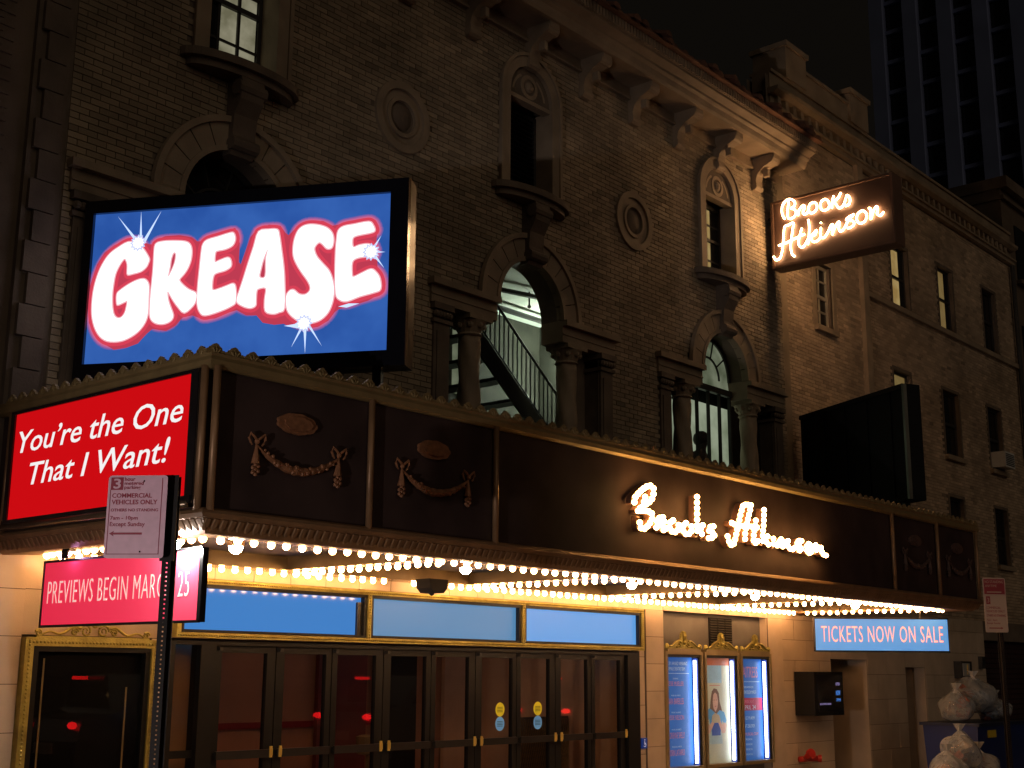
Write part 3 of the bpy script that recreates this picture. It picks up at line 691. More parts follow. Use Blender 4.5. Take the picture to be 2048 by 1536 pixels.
M['acw'] = mat('white enamel', (.62, .62, .60), .5)
MB().box(29.66, 30.25, -.16, .34, 6.44, 6.80).build('casing', M['acw'], ac)
gb = MB()
for k in range(7): gb.box(29.70, 30.21, -.17, -.16, 6.48 + k * .042, 6.50 + k * .042)
gb.build('grille', M['iron'], ac)

# ------------------------------------------------------------ neighbours
nb = thing('neighbour_building', (0, 1, 0), 'dark brick building with pale stepped corner stones at the left edge', 'building')
MB().box(-20, 5.62, .06, 12, 0, 17).build('wall', M['neighbour'], nb)
nm = MB()
rnd = random.Random(3)
z = 3.0
row = 0
while z < 10:
    x = 3.2 + (.11 if row % 2 else 0)
    while x < 5.3:
        nm.box(x, x + .2, .045, .07, z, z + .057); x += .21
    z += .067; row += 1
o = nm.build('brick_courses', M['neighbour'], nb); o['kind'] = 'stuff'
for i in range(0): MB().box(5.28 + (.1 if i % 2 else 0), 5.62, -.0, .07, .0 + i * .45, .0 + i * .45 + .435).build('quoin', M['stone_dark'], nb)
rb_ = thing('corner_building', (38, 2, 0), 'dark building beyond the annex at the right edge of the street', 'building')
MB().box(32.0, 50, .3, 14, 0, 14.0).build('wall', M['neighbour'], rb_)
MB().box(31.97, 50, .1, 14, 14.0, 14.3).box(31.97, 50, .2, 14, 13.7, 13.8).build('cornice', M['stone_dark'], rb_)
for k in range(6):
    for j in range(4):
        w = thing('window', (33.2 + k * 1.6, .3, 3.6 + j * 2.7), parent=rb_)
        x = 33.2 + k * 1.6; z = 3.6 + j * 2.7
        MB().box(x - .4, x + .4, .27, .31, z, z + 1.5).build('pane', M['dark_pane'], w)
        MB().box(x - .5, x + .5, .15, .3, z - .1, z).build('sill', M['stone_dark'], w)

tower = thing('office_tower', (118, 20, 0), 'tall office tower of bluish vertical piers far behind the annex roof', 'tower')
M['tw'] = mat('bluish tower stone', (.26, .32, .56), .8, var=.1, vs=.3)
M['tw2'] = mat('tower spandrel', (.24, .30, .52), .8, var=.1, vs=.3)
MB().box(111.0, 130, 2, 38.5, 0, 110).build('core', M['void'], tower)
pm = MB().box(-.3, .5, -.68, .68, 0, 75).mesh('pier', M['tw'])
smh = MB().box(-.2, .25, -1.75, 1.75, 0, .38).mesh('spandrel', M['tw2'])
wmh = MB().box(0, .04, -1.05, 1.05, 0, 2.55).mesh('window_pane', mat('tower glass', (.02, .02, .025), .08, var=.3, rnd=.3))
for k in range(9):
    y = 37.9 - k * 3.34
    inst('pier', pm, (110.3, y, 33), tower)
for k in range(8):
    y = 36.23 - k * 3.34
    for j in range(16):
        z = 34.2 + j * 3.1
        inst('spandrel', smh, (110.75, y, z), tower)
        if j < 15: inst('window_pane', wmh, (110.85, y, z + .42), tower)
for (y, z) in ((27.6, 61.5), (30.9, 50.2), (31.3, 49.3)):
    MB().box(110.6, 110.7, y, y + .12, z, z + .14).build('ceiling_light', emis('far office light', (.8, .8, .6), 3), tower)

# ------------------------------------------------------------ marquee
FX0, FX1, FY = 5.60, 20.1, -3.05
mq = thing('theatre_marquee', (12.85, -1.5, 2.6), 'long dark brown theatre marquee edged with brass rails and rows of bulbs', 'marquee')
posts = [5.68, 7.21, 8.76, 17.05, 18.56, 20.04]
for a, b in zip(posts, posts[1:]):
    MB().box(a, b, FY + .03, FY + .08, 2.90, 3.93).build('fascia_panel', M['panel'], mq)
MB().box(FX0 + .03, FX0 + .08, FY + .08, .0, 2.90, 3.93).build('side_panel', M['panel'], mq)
MB().box(FX1 - .08, FX1 - .03, FY + .08, .0, 2.90, 3.93).build('side_panel', M['panel'], mq)
MB().box(FX0 + .08, FX1 - .08, FY + .08, -.0, 3.86, 3.93).build('marquee_roof', M['black'], mq)
def fpost(x, w=.028):
    MB().tube([(x, FY - .005, 2.88), (x, FY - .005, 3.95)], w, 10).build('post', M['bronze'], mq, smooth=True)
for x in posts[1:]: fpost(x)
MB().tube([(5.64, FY - .02, 2.88), (5.64, FY - .02, 3.95)], .03, 10).build('post', M['bronze'], mq, smooth=True)
MB().tube([(5.58, FY + .05, 2.88), (5.58, FY + .05, 3.95)], .03, 10).build('post', M['bronze'], mq, smooth=True)
MB().tube([(5.59, -.2, 2.88), (5.59, -.2, 3.95)], .02, 10).build('post', M['bronze'], mq, smooth=True)
# rails wrap three sides; profile given as offset outwards and height
def wrap(name, prof, m):
    """profile polygon (outward offset, z) swept along the marquee's left side, front and right side"""
    path = [((FX0, 0), (-1, 0)), ((FX0, FY), (-1, -1)), ((FX1, FY), (1, -1)), ((FX1, 0), (1, 0))]
    vs = []; n = len(prof)
    for (px, py), (dx, dy) in path:
        for (o_, z) in prof: vs.append((px + dx * o_, py + dy * o_, z))
    fs = []
    for i in range(3):
        for j in range(n): fs.append((i * n + j, i * n + (j + 1) % n, (i + 1) * n + (j + 1) % n, (i + 1) * n + j))
    fs += [tuple(range(n)), tuple(range(4 * n - 1, 3 * n - 1, -1))]
    return MB().add(vs, fs).build(name, m, mq)
wrap('top_rail', [(-.05, 3.93), (.0, 3.93), (.03, 3.95), (.035, 3.99), (.02, 4.02), (.03, 4.04), (-.06, 4.04)], M['brass'])
wrap('bottom_rail', [(-.08, 2.90), (.0, 2.90), (.025, 2.885), (.035, 2.86), (.015, 2.83), (-.08, 2.83)], M['bronze'])
wrap('soffit_lip', [(-.06, 2.83), (-.0, 2.83), (-.05, 2.765), (-.10, 2.725), (-.14, 2.725), (-.47, 2.75), (-.47, 2.78), (-.14, 2.77)], M['bronze'])
# fluting under the bottom rail
fl = MB()
def flute(cx, cy, ax, ay, nx, ny):
    # a rounded tongue leaning down and inwards
    p0 = Vector((cx, cy, 2.825)); ax = Vector((ax, ay, 0)); inn = Vector((-nx * .055, -ny * .055, -.085))
    out = Vector((nx, ny, 0)) * .008
    vs = []
    for (u, t) in ((-.026, 0), (.026, 0), (.026, .7), (.016, .93), (0, 1.0), (-.016, .93), (-.026, .7)):
        vs.append(p0 + ax * u + inn * t)
    for (u, t) in ((-.018, .05), (.018, .05), (.018, .66), (.010, .84), (0, .9), (-.010, .84), (-.018, .66)):
        vs.append(p0 + ax * u + inn * t + out)
    fl.add(vs, [tuple(range(7, 14))] + [(i, (i + 1) % 7, 7 + (i + 1) % 7, 7 + i) for i in range(7)])
k = FX0 + .05
while k < FX1: flute(k, FY, 1, 0, 0, -1); k += .075
k = FY + .05
while k < -.02: flute(FX0, k, 0, -1, -1, 0); k += .075
o = fl.build('fluting', M['bronze'], mq); o['kind'] = 'stuff'
# scalloped cresting on top
pts = [(-.086, 0), (-.086, .028), (-.072, .045), (-.058, .04), (-.05, .068), (-.032, .08), (-.02, .098), (0, .108), (.02, .098), (.032, .08), (.05, .068), (.058, .04), (.072, .045), (.086, .028), (.086, 0)]
cm = MB().prism(pts, -.012, .012)
[cm.tube([(u * .3, -.014, .005), (u * .8, -.018, .045), (u, -.010, .08 - abs(u) * .5)], [.008, .009, .004], 5) for u in (-.04, 0, .04)]
cm.v = [(a, b, c * .74) for a, b, c in cm.v]
cmh = cm.mesh('cresting_leaf', M['brass'])
k = FX0 + .02
while k < FX1: inst('cresting_leaf', cmh, (k, FY - .005, 4.038), mq); k += .172
k = FY + .14
while k < -.02: inst('cresting_leaf', cmh, (FX0 + .005, k, 4.038), mq, rot=(0, 0, R(-90))); k += .172
# swag ornaments
def swag(cx, name_mat, s=1.0):
    y = FY + .02
    c = MB()
    pts = []
    for a in range(0, 360, 6):
        r = 1 + .07 * abs(math.cos(R(a * 4.5)))
        pts.append((cx + .185 * math.cos(R(a)) * r * s, 3.63 + .078 * math.sin(R(a)) * r))
    c.prism(pts, y - .02, y + .02)
    pts = [(cx + (p[0] - cx) * .72, 3.63 + (p[1] - 3.63) * .68) for p in pts]
    c.prism(pts, y - .035, y)
    c.build('cartouche', name_mat, mq)
    L_ = .41 * s
    gm = MB()
    path = []
    for t in range(25):
        u = -1 + 2 * t / 24
        path.append((cx + .02 + L_ * u, y - .015, 3.26 + .15 * u * u))
    rad = [.010 + .026 * (1 - abs(-1 + 2 * t / 24) ** 1.5) * (1 + .18 * math.sin(t * 2.4)) for t in range(25)]
    gm.tube(path, rad, 7)
    for t in range(2, 23): gm.ball((path[t][0] + random.uniform(-.012, .012), y - .03, path[t][2] + random.uniform(-.02, .02)), rad[t] * .7, 6, 4)
    gm.build('garland', name_mat, mq)
    for sg in (-1, 1):
        x = cx + .02 + sg * L_
        b = MB()
        for q in (-1, 1):
            b.tube([(x, y - .02, 3.445), (x + q * .03, y - .03, 3.47), (x + q * .065, y - .025, 3.495), (x + q * .078, y - .02, 3.46), (x + q * .06, y - .02, 3.425), (x + q * .045, y - .02, 3.41)], [.012, .011, .012, .011, .009, .006], 6)
        b.ball((x, y - .02, 3.44), .022, 8, 5)
        b.build('bow', name_mat, mq)
        t = MB()
        t.tube([(x, y - .015, 3.42), (x - .006, y - .02, 3.34), (x - .01, y - .02, 3.27)], [.008, .022, .034], 8)
        for a in range(7): t.ball((x - .01 + .026 * math.sin(a * 2.1), y - .025, 3.262 - .012 * a + .0), .018, 6, 4)
        t.build('tassel', name_mat, mq)
M['swag'] = mat('worn copper gilt', (.30, .13, .06), .55, metal=.2, var=.25, vs=20)
M['swag2'] = mat('dark ornament', (.10, .055, .04), .6, var=.25, vs=20)  # darker colour for the ornaments on the far panels
swag(6.44, M['swag']); swag(7.97, M['swag']); swag(17.83, M['swag2']); swag(19.33, M['swag2'])

# soffit: beams, coffers and lamps
rows = [6.0, 8.75, 11.5, 14.2, 17.0, 19.6]
MB().box(FX0 + .08, FX1 - .08, FY + .08, 0, 3.0, 3.05).build('soffit_deck', M['black'], mq)
MB().box(FX0 + .1, FX1 - .1, -.32, -.004, 2.76, 3.0).build('soffit_beam', M['soffit'], mq)
MB().box(FX0 + .1, FX1 - .1, FY + .46, FY + .60, 2.76, 3.0).build('soffit_beam', M['soffit'], mq)
for x in rows: MB().box(x - .10, x + .10, FY + .60, -.32, 2.765, 3.0).build('soffit_beam', M['soffit'], mq)
for a, b in zip(rows, rows[1:]):
    MB().box(a + .1, b - .1, FY + .6, -.32, 2.90, 2.92).build('coffer_ceiling', M['coffer'], mq)
    MB().ring(a + .0, 0, 0, .01, 0, .01, 0, 1, 1)
    co = MB().lathe((a + .55, -2.2, 2.74), [(.065, 0), (.075, .02), (.07, .06), (.05, .16)], 14); co.build('lamp_cup', M['bronze'], mq)
    MB().ball((a + .55, -2.2, 2.735), .058, 12, 8).build('coffer_lamp', M['lamp'], mq, smooth=True)
bb = MB().ball((0, 0, 0), .031, 9, 7).mesh('light_bulb', M['bulb'], smooth=True)
sk = MB().lathe((0, 0, .02), [(.02, 0), (.022, .04)], 8).mesh('bulb_socket', M['bronze'])
bulbs = []
y = -2.53
k = 5.98
while k < 19.95: bulbs.append((k, y)); k += .165
k = 6.05
while k < 19.6:
    if not 10.3 < k < 10.62: bulbs.append((k, -.16))
    k += .158
for x in rows:
    k = -.34
    while k > -2.42: bulbs.append((x, k)); k -= .135
print('bulbs', len(bulbs))
for x, y in bulbs:
    if len(bulbs) <= 300 or True: inst('light_bulb', bb, (x + random.uniform(-.006, .006), y, 2.738 + random.uniform(-.004, .004)), mq)
cd = thing('camera_housing', (10.44, -.6, 2.5), 'small dark tapered housing hanging under the marquee among the bulbs', 'security camera')
MB().prism([(10.32, 2.76), (10.62, 2.76), (10.60, 2.66), (10.55, 2.61), (10.40, 2.61), (10.34, 2.66)], -.72, -.50).build('casing', M['void'], cd)
MB().ball((10.47, -.61, 2.615), .035, 10, 6).build('lens_dome', M['black'], cd)

# ------------------------------------------------------------ signs on and over the marquee
EX, EY, EZ = Vector((1, 0, 0)), Vector((0, 1, 0)), Vector((0, 0, 1))
# big angled screen on the marquee roof
a_ = R(118.5); far = Vector((math.cos(a_), math.sin(a_), 0)); right = -far; nrm = right.cross(EZ)
P0 = Vector((7.7384, -2.90, 4.40))
gs = thing('angled_billboard', (7.0, -1.5, 4.04), 'blue lit billboard reading GREASE in white letters angled above the marquee', 'billboard')
UB = 3.19
def sgn(u, z, d=0): return P0 + far * u + Vector((0, 0, z - 4.40)) + nrm * d
def slab(u0, u1, z0, z1, d0, d1):
    c = (sgn(u0, z0, d0) + sgn(u1, z1, d1)) / 2
    return (c, far * ((u1 - u0) / 2), nrm * ((d1 - d0) / 2), Vector((0, 0, (z1 - z0) / 2)))
MB().obox(*slab(.0, UB, 4.36, 6.09, -.20, -.03)).build('cabinet', M['black'], gs)
fr = MB()
fr.obox(*slab(.0, UB, 5.965, 6.09, -.03, .04)); fr.obox(*slab(.0, UB, 4.36, 4.50, -.03, .04)); fr.obox(*slab(0, .17, 4.50, 5.965, -.03, .04)); fr.obox(*slab(3.10, UB, 4.50, 5.965, -.03, .04))
fr.build('bezel', mat('glossy black bezel', (.006, .006, .01), .15, coat=.6), gs)
MB().obox(*slab(.17, 3.10, 4.50, 5.965, -.03, .0)).build('screen', M['bluescreen'], gs)
for u in (.3, 1.5, 2.9): MB().obox(*slab(u - .04, u + .04, 3.93, 4.36, -.18, -.10)).build('support', M['black'], gs)
def loc(P): return [(-u, z - 4.40) for u, z in P]
o0 = lambda d: P0 + nrm * d
def rounded(P, n=4):
    # closed Catmull-Rom smoothing of a traced outline
    out = []; m = len(P)
    for i in range(m):
        p0, p1, p2, p3 = P[i - 1], P[i], P[(i + 1) % m], P[(i + 2) % m]
        for k in range(n):
            t = k / n
            out.append(tuple(.5 * (2 * p1[j] + (p2[j] - p0[j]) * t + (2 * p0[j] - 5 * p1[j] + 4 * p2[j] - p3[j]) * t * t + (3 * p1[j] - p0[j] - 3 * p2[j] + p3[j]) * t ** 3) for j in (0, 1)))
    return out
def widen(P, k):
    # offset a closed outline outwards by k
    P = [Vector(p) for p in P]; n = len(P); out = []
    A = sum(P[i].x * P[(i + 1) % n].y - P[(i + 1) % n].x * P[i].y for i in range(n)); s = 1 if A > 0 else -1
    for i in range(n):
        t = P[(i + 1) % n] - P[i - 1]
        if t.length < 1e-6: continue
        t.normalize(); out.append((P[i].x + s * t.y * k, P[i].y - s * t.x * k))
    return out
rd = rounded(loc(GREASE['red'][0]), 3)
def stroke(P, w, depth0):
    # a soft band of width w following a closed outline, as short flat strips with round joints
    vs = []; fs = []; n = len(P)
    for i in range(n):
        p = Vector((P[i][0], P[i][1], 0)); q = Vector((P[(i + 1) % n][0], P[(i + 1) % n][1], 0)); d = q - p
        z = (i % 5) * .00004
        if d.length > 1e-5:
            t = Vector((-d.y, d.x, 0)).normalized() * w; k = len(vs)
            vs += [p + t + EZ * z, p - t + EZ * z, q - t + EZ * z, q + t + EZ * z]; fs.append((k, k + 1, k + 2, k + 3))
        k = len(vs)
        vs += [p + Vector((w * math.cos(R(c_ * 36)), w * math.sin(R(c_ * 36)), z + .0003)) for c_ in range(10)]; fs.append(tuple(range(k, k + 10)))
    return vs, fs
def stroke_all(name, outlines, w, m, d):
    mb_ = MB()
    for P in outlines: mb_.add(*stroke(P, w, 0))
    put(name, mb_.mesh(name, m), o0(d), right, EZ, gs)
outs = [rounded(loc(l[0]), 2) for l in GREASE['white']]
blue_ = Vector((.030, .10, .40)); pink_ = Vector((.72, .14, .26))
for k_, w_ in enumerate((.080, .070, .061, .052)):
    stroke_all('logo_halo', outs, w_, emis('logo halo', tuple(blue_.lerp(pink_, (k_ + .7) / 4.2)), 1.0), .0030 + .0015 * k_)
stroke_all('logo_outline', outs, .044, M['logored'], .0095)
put('logo_field', shape_mesh('logo_field', [loc(GREASE['red'][0])], .0008, emis('logo field red', (.52, .045, .085), 1.0)), o0(.0088), right, EZ, gs)
for L_ in GREASE['white']:
    L_ = [rounded(loc(l), 3) for l in L_]
    stroke_all('logo_letter_edge', L_, .012, emis('letter edge', (.92, .46, .52), 1.0), .0150)
    put('logo_letter', shape_mesh('logo_letter', L_, .0016, M['logowhite']), o0(.0175), right, EZ, gs)
for k_, L_ in enumerate(GREASE['spark']):
    if k_ < 9:
        mx_, mz_ = (L_[0][0] + L_[2][0]) / 2, (L_[0][1] + L_[2][1]) / 2
        L_ = [(mx_ + (q[0] - mx_) * (.45 if j_ != 1 else 1), mz_ + (q[1] - mz_) * (.45 if j_ != 1 else 1)) for j_, q in enumerate(L_)]
    put('logo_spark', shape_mesh('logo_spark', [loc(L_)], .002, M['spark']), o0(.0195 + .0004 * k_), right, EZ, gs)

for m_ in (0, 3, 6):
    L_ = GREASE['spark'][m_]
    cu_, cz_ = -(L_[0][0] + L_[2][0]) / 2, (L_[0][1] + L_[2][1]) / 2 - 4.40
    for q_, (k_, col_, s_) in enumerate(((.085, (.60, .66, 1), 1.0), (.062, (.95, .95, 1), 1.3))):
        star = [(cu_ + k_ * (1 if a % 2 == 0 else .72) * math.cos(R(a * 15)), cz_ + k_ * (1 if a % 2 == 0 else .72) * math.sin(R(a * 15))) for a in range(24)]
        put('logo_spark', shape_mesh('star', [star], .0012, emis('spark glow', col_, s_)), o0(.0232 + .0014 * q_), right, EZ, gs)

# dark twin seen from behind
a2 = R(61.5); f2 = Vector((math.cos(a2), math.sin(a2), 0)); n2 = Vector((f2.y, -f2.x, 0))
M['matte'] = mat('matte black steel', (.006, .006, .006), .7, var=.2, spec=.2)
Q0 = Vector((18.75, -2.6, 4.40))
bs = thing('dark_billboard', (19.4, -1.4, 4.04), 'unlit black billboard seen from behind on the far end of the marquee', 'billboard')
def slab2(u0, u1, z0, z1, d0, d1):
    c = Q0 + f2 * ((u0 + u1) / 2) + n2 * ((d0 + d1) / 2); c.z = (z0 + z1) / 2
    return (c, f2 * ((u1 - u0) / 2), n2 * ((d1 - d0) / 2), Vector((0, 0, (z1 - z0) / 2)))
MB().obox(*slab2(0, 2.85, 4.35, 6.15, 0, .30)).build('cabinet', M['matte'], bs)
b2 = MB()
for u in (.35, .95, 1.55, 2.15, 2.75): b2.obox(*slab2(u - .015, u + .015, 4.4, 6.1, -.02, 0))
b2.obox(*slab2(0, 2.85, 4.35, 4.42, -.03, 0)); b2.obox(*slab2(0, 2.85, 6.08, 6.15, -.03, 0))
MB().obox(*slab2(-.03, .02, 4.36, 6.14, -.03, .03)).build('corner_trim', mat('dull grey trim', (.12, .12, .10), .3, metal=.6), bs)
b2.build('back_rib', M['matte'], bs)
for u in (.3, 1.5, 2.6): MB().obox(*slab2(u - .04, u + .04, 3.93, 4.35, .1, .2)).build('support', M['black'], bs)

# red screen on the marquee's left end
rs = thing('red_screen', (5.5, -1.6, 2.93), "red screen reading You're the One That I Want! on the marquee end", 'screen')
MB().box(5.555, 5.625, -2.98, -.30, 2.93, 3.93).build('casing', M['black'], rs)
MB().box(5.545, 5.555, -2.90, -.375, 2.985, 3.895).build('screen', M['redscreen'], rs)
fr = MB().box(5.53, 5.556, -2.98, -.31, 3.895, 3.925).box(5.53, 5.556, -.375, -.31, 2.985, 3.895).box(5.53, 5.556, -2.99, -2.90, 2.95, 3.895).box(5.52, 5.556, -2.98, -.31, 2.93, 2.985)
fr.build('bezel', mat('glossy black bezel', (.01, .01, .012), .15, coat=.6), rs)
MB().tube([(5.53, -2.95, 2.925), (5.53, -.31, 2.925)], .028, 10).build('lower_trim', mat('dull metal trim', (.25, .19, .13), .25, metal=.8), rs, smooth=True)
write('You’re the One', (5.542, -.45, 3.55), -EY, EZ, rs, M['whitescreen'], w=2.36, h=.19, shear=.22, offset=.004)
write('That I Want!', (5.542, -.67, 3.26), -EY, EZ, rs, M['whitescreen'], w=2.0, h=.19, shear=.22, offset=.004)

# magenta sign hanging below
ps = thing('previews_sign', (5.85, -1.66, 2.1), 'magenta box sign reading PREVIEWS BEGIN MARCH 25 hanging under the marquee end', 'sign')
MB().box(5.82, 5.865, -2.78, -.57, 2.10, 2.645).build('cabinet', M['black'], ps)
fr = MB().box(5.80, 5.82, -2.78, -.57, 2.63, 2.65).box(5.80, 5.82, -2.78, -.57, 2.095, 2.115).box(5.80, 5.82, -.59, -.57, 2.115, 2.63).box(5.80, 5.82, -2.80, -2.76, 2.115, 2.63)
fr.build('frame', M['black'], ps)
MB().box(5.808, 5.82, -2.76, -.59, 2.115, 2.63).build('face', mat('magenta backlit face', (.60, .10, .17), .14, emit=(1.0, .018, .07), es=.74, var=.05, coat=1), ps)
write('PREVIEWS BEGIN MARCH 25', (5.806, -.66, 2.29), -EY, EZ, ps, mat('pink lettering', (.8, .6, .55), .3, emit=(.95, .55, .5), es=.75), w=1.98, h=.185, offset=-.012, spacing=1.1)
for y in (-.8, -2.4): MB().tube([(5.84, y, 2.64), (5.84, y, 2.76)], .012, 6).build('hanger', M['black'], ps)
fl_ = thing('flood_lamp', (5.74, -2.6, 2.66), 'small glaring flood lamp over the right end of the magenta sign', 'lamp')
MB().ball((5.70, -2.60, 2.665), .036, 10, 7).build('lit_globe', emis('lit flood lamp', (1, .92, .85), 850), fl_, smooth=True)
MB().lathe((5.70, -2.60, 2.69), [(.03, 0), (.04, .02), (.02, .05)], 10).build('socket', M['bronze'], fl_)
f2_ = thing('flood_lamp', (5.74, -1.05, 2.66), 'tiny shaded lamp over the left part of the magenta sign', 'lamp')
MB().ball((5.745, -1.05, 2.672), .014, 8, 6).build('lit_globe', emis('lit violet lamp', (1, .45, 1), 110), f2_, smooth=True)
MB().box(5.705, 5.715, -1.10, -1.0, 2.64, 2.72).box(5.705, 5.78, -1.10, -1.0, 2.70, 2.72).build('shade', M['black'], f2_)

# blue sign at the far end
tA = Vector((18.53, -1.02, 2.11)); tB = Vector((19.87, -2.60, 2.11)); tr = (tB - tA).normalized(); tn = tr.cross(EZ); W = (tB - tA).length
ts = thing('tickets_sign', (19.2, -1.8, 2.1), 'pale blue box sign reading TICKETS NOW ON SALE under the far end of the marquee', 'sign')
c = (tA + tB) / 2 + Vector((0, 0, .25)) - tn * .05
MB().obox(c, tr * (W / 2), tn * .045, EZ * .255).build('cabinet', M['black'], ts)
c = (tA + tB) / 2 + Vector((0, 0, .25))
MB().obox(c, tr * (W / 2 - .015), tn * .006, EZ * .24).build('face', mat('blue backlit face', (.10, .30, .60), .3, emit=(.075, .25, .62), es=.85, var=.05), ts)
fr = MB()
for dz in (-.25, .25): fr.obox(c + EZ * dz, tr * (W / 2), tn * .012, EZ * .012)
fr.build('frame', M['black'], ts)
write('TICKETS NOW ON SALE', tA + tr * .10 + EZ * .135 + tn * .0075, tr, EZ, ts, mat('red letter outline', (.5, .05, .05), emit=(.55, .05, .06), es=.9), w=W - .19, h=.25, offset=.004, depth=.001, spacing=1.12)
write('TICKETS NOW ON SALE', tA + tr * .104 + EZ * .139 + tn * .0095, tr, EZ, ts, mat('peach lettering', (.8, .5, .45), emit=(.95, .50, .42), es=.95), w=W - .198, h=.242, offset=-.008, depth=.001, spacing=1.12)
for q in (.2, .8): p = tA.lerp(tB, q) - tn * .05; MB().tube([p + EZ * .5, p + EZ * .66], .012, 6).build('hanger', M['black'], ts)

# projecting blade sign with neon script
bl = thing('blade_sign', (19.4, -1.3, 8.6), 'brown projecting sign with Brooks Atkinson in white neon high on the facade', 'sign')
MB().box(19.32, 19.56, -2.36, -.16, 8.66, 9.80).build('cabinet', mat('brown sign enamel', (.10, .055, .04), .5, var=.1), bl)
fr = MB().box(19.26, 19.62, -2.40, -2.36, 8.62, 9.84).box(19.28, 19.60, -2.36, -.16, 9.80, 9.84).box(19.28, 19.60, -2.36, -.16, 8.62, 8.66).box(19.29, 19.59, -.16, -.12, 8.62, 9.84)
fr.build('frame', mat('sign frame', (.16, .09, .06), .5), bl)
MB().tube([(19.44, -.12, 9.6), (19.44, 0.0, 9.6)], .03, 6).build('mounting_arm', M['black'], bl)
MB().tube([(19.44, -.12, 8.85), (19.44, 0, 8.85)], .03, 6).build('mounting_arm', M['black'], bl)
def smooth_path(P, n=4):
    out = []
    m = len(P)
    for i in range(m - 1):
        p0, p1, p2, p3 = P[max(i - 1, 0)], P[i], P[i + 1], P[min(i + 2, m - 1)]
        for k in range(n):
            t = k / n
            out.append(tuple(.5 * (2 * p1[j] + (p2[j] - p0[j]) * t + (2 * p0[j] - 5 * p1[j] + 4 * p2[j] - p3[j]) * t * t + (3 * p1[j] - p0[j] - 3 * p2[j] + p3[j]) * t ** 3) for j in (0, 1)))
    out.append(P[-1]); return out
for st_ in NEON:
    q = smooth_path(st_)
    kk = 19.28 / 19.08
    q = [(-10.8 + (p[0] + 10.8) * kk, 1.75 + (p[1] - 1.75) * kk) for p in q]
    MB().tube([(19.28, p[0], p[1]) for p in q], .016, 6).build('neon_tube', M['neon'], bl)
    # the same word faces the other way
    MB().tube([(19.60, -2.46 - p[0], p[1]) for p in q], .016, 6).build('neon_tube', M['neon'], bl)

# bulb script on the marquee front
sc = thing('bulb_script_sign', (13, -3.1, 3.1), 'flowing script sign of warm bulbs spelling Brooks Atkinson on the marquee front', 'sign')
sm = MB().ball((0, 0, 0), .0285, 8, 6).mesh('light_bulb', M['bulb2'], smooth=True)
M['channel'] = mat('letter channel', (.14, .065, .04), .5, metal=.2)
for st_ in SCRIPT:
    q = smooth_path(st_, 3)
    ch = MB()
    for a, b in zip(q, q[1:]):
        d = Vector((b[0] - a[0], 0, b[1] - a[1])); l = d.length
        if l < .004: continue
        d.normalize(); m_ = Vector(((a[0] + b[0]) / 2, -3.085, (a[1] + b[1]) / 2))
        ch.obox(m_, d * (l / 2 + .012), Vector((0, .036, 0)), d.cross(EY) * .024)
    ch.build('letter_channel', M['channel'], sc)
    acc = 0; last = q[0]
    inst('light_bulb', sm, (q[0][0], -3.145, q[0][1]), sc)
    for a, b in zip(q, q[1:]):
        l = math.hypot(b[0] - a[0], b[1] - a[1]); p = 0
        while acc + (l - p) >= .062:
            p += .062 - acc; acc = 0
            t = p / l
            inst('light_bulb', sm, (a[0] + (b[0] - a[0]) * t, -3.145, a[1] + (b[1] - a[1]) * t), sc)
        acc += l - p
print('script bulbs', len([o for o in sc.children if o.name.startswith('light_bulb')]))

# ------------------------------------------------------------ street level
gw = thing('ground_floor_stonework', (14, 0, 0), 'pale stone ground floor wall in large blocks around the entrance doors and niches', 'wall')
def blocks(x0, x1, z0, z1, bw, bh, y=0.0, m='ashlar', off=True, t=.06, j=.007):
    MB().box(x0, x1, y + .006, y + .12, z0, z1).build('joint_backing', M['joint'], gw)
    nr = max(1, round((z1 - z0) / bh)); h = (z1 - z0) / nr
    for r in range(nr):
        nb_ = max(1, round((x1 - x0) / bw)); w = (x1 - x0) / nb_
        xs = [x0 + w * k for k in range(nb_ + 1)]
        if off and r % 2 and nb_ > 1: xs = [x0] + [x0 + w * (k + .5) for k in range(nb_)] + [x1]
        for a, b in zip(xs, xs[1:]):
            q = random.uniform(0, .003)
            MB().box(a + j / 2, b - j / 2, y - q, y + .05, z0 + r * h + j / 2, z0 + (r + 1) * h - j / 2).build('stone_block', M[m], gw)
blocks(5.62, 5.95, 0, 2.85, .4, .42, y=-.04)
blocks(5.95, 7.50, 2.05, 2.85, .78, .40)
blocks(5.95, 7.50, 0, .45, .78, .45)
blocks(7.30, 7.50, .45, 2.05, .3, .4)
blocks(7.50, 15.30, 2.645, 2.90, .50, .26, off=False)
blocks(15.27, 15.42, 0, 2.645, .2, .64)
blocks(15.42, 15.86, 0, 2.645, .5, .405, y=-.03)
blocks(15.30, 20.1, 2.645, 2.90, .62, .26, off=False)
blocks(18.86, 19.32, 0, 2.645, .5, 2.7, y=-.02)
blocks(19.32, 21.0, 0, 2.645, .75, .33)
blocks(21.0, 22.4, 2.02, 2.645, .75, .31)
blocks(22.4, 24.0, 0, 2.645, .8, .44)
blocks(24.0, 24.9, 1.9, 2.645, .9, .37)
blocks(24.9, 28.0, 0, 2.645, .8, .44)
blocks(20.1, 28.0, 2.645, 2.90, .8, .26)
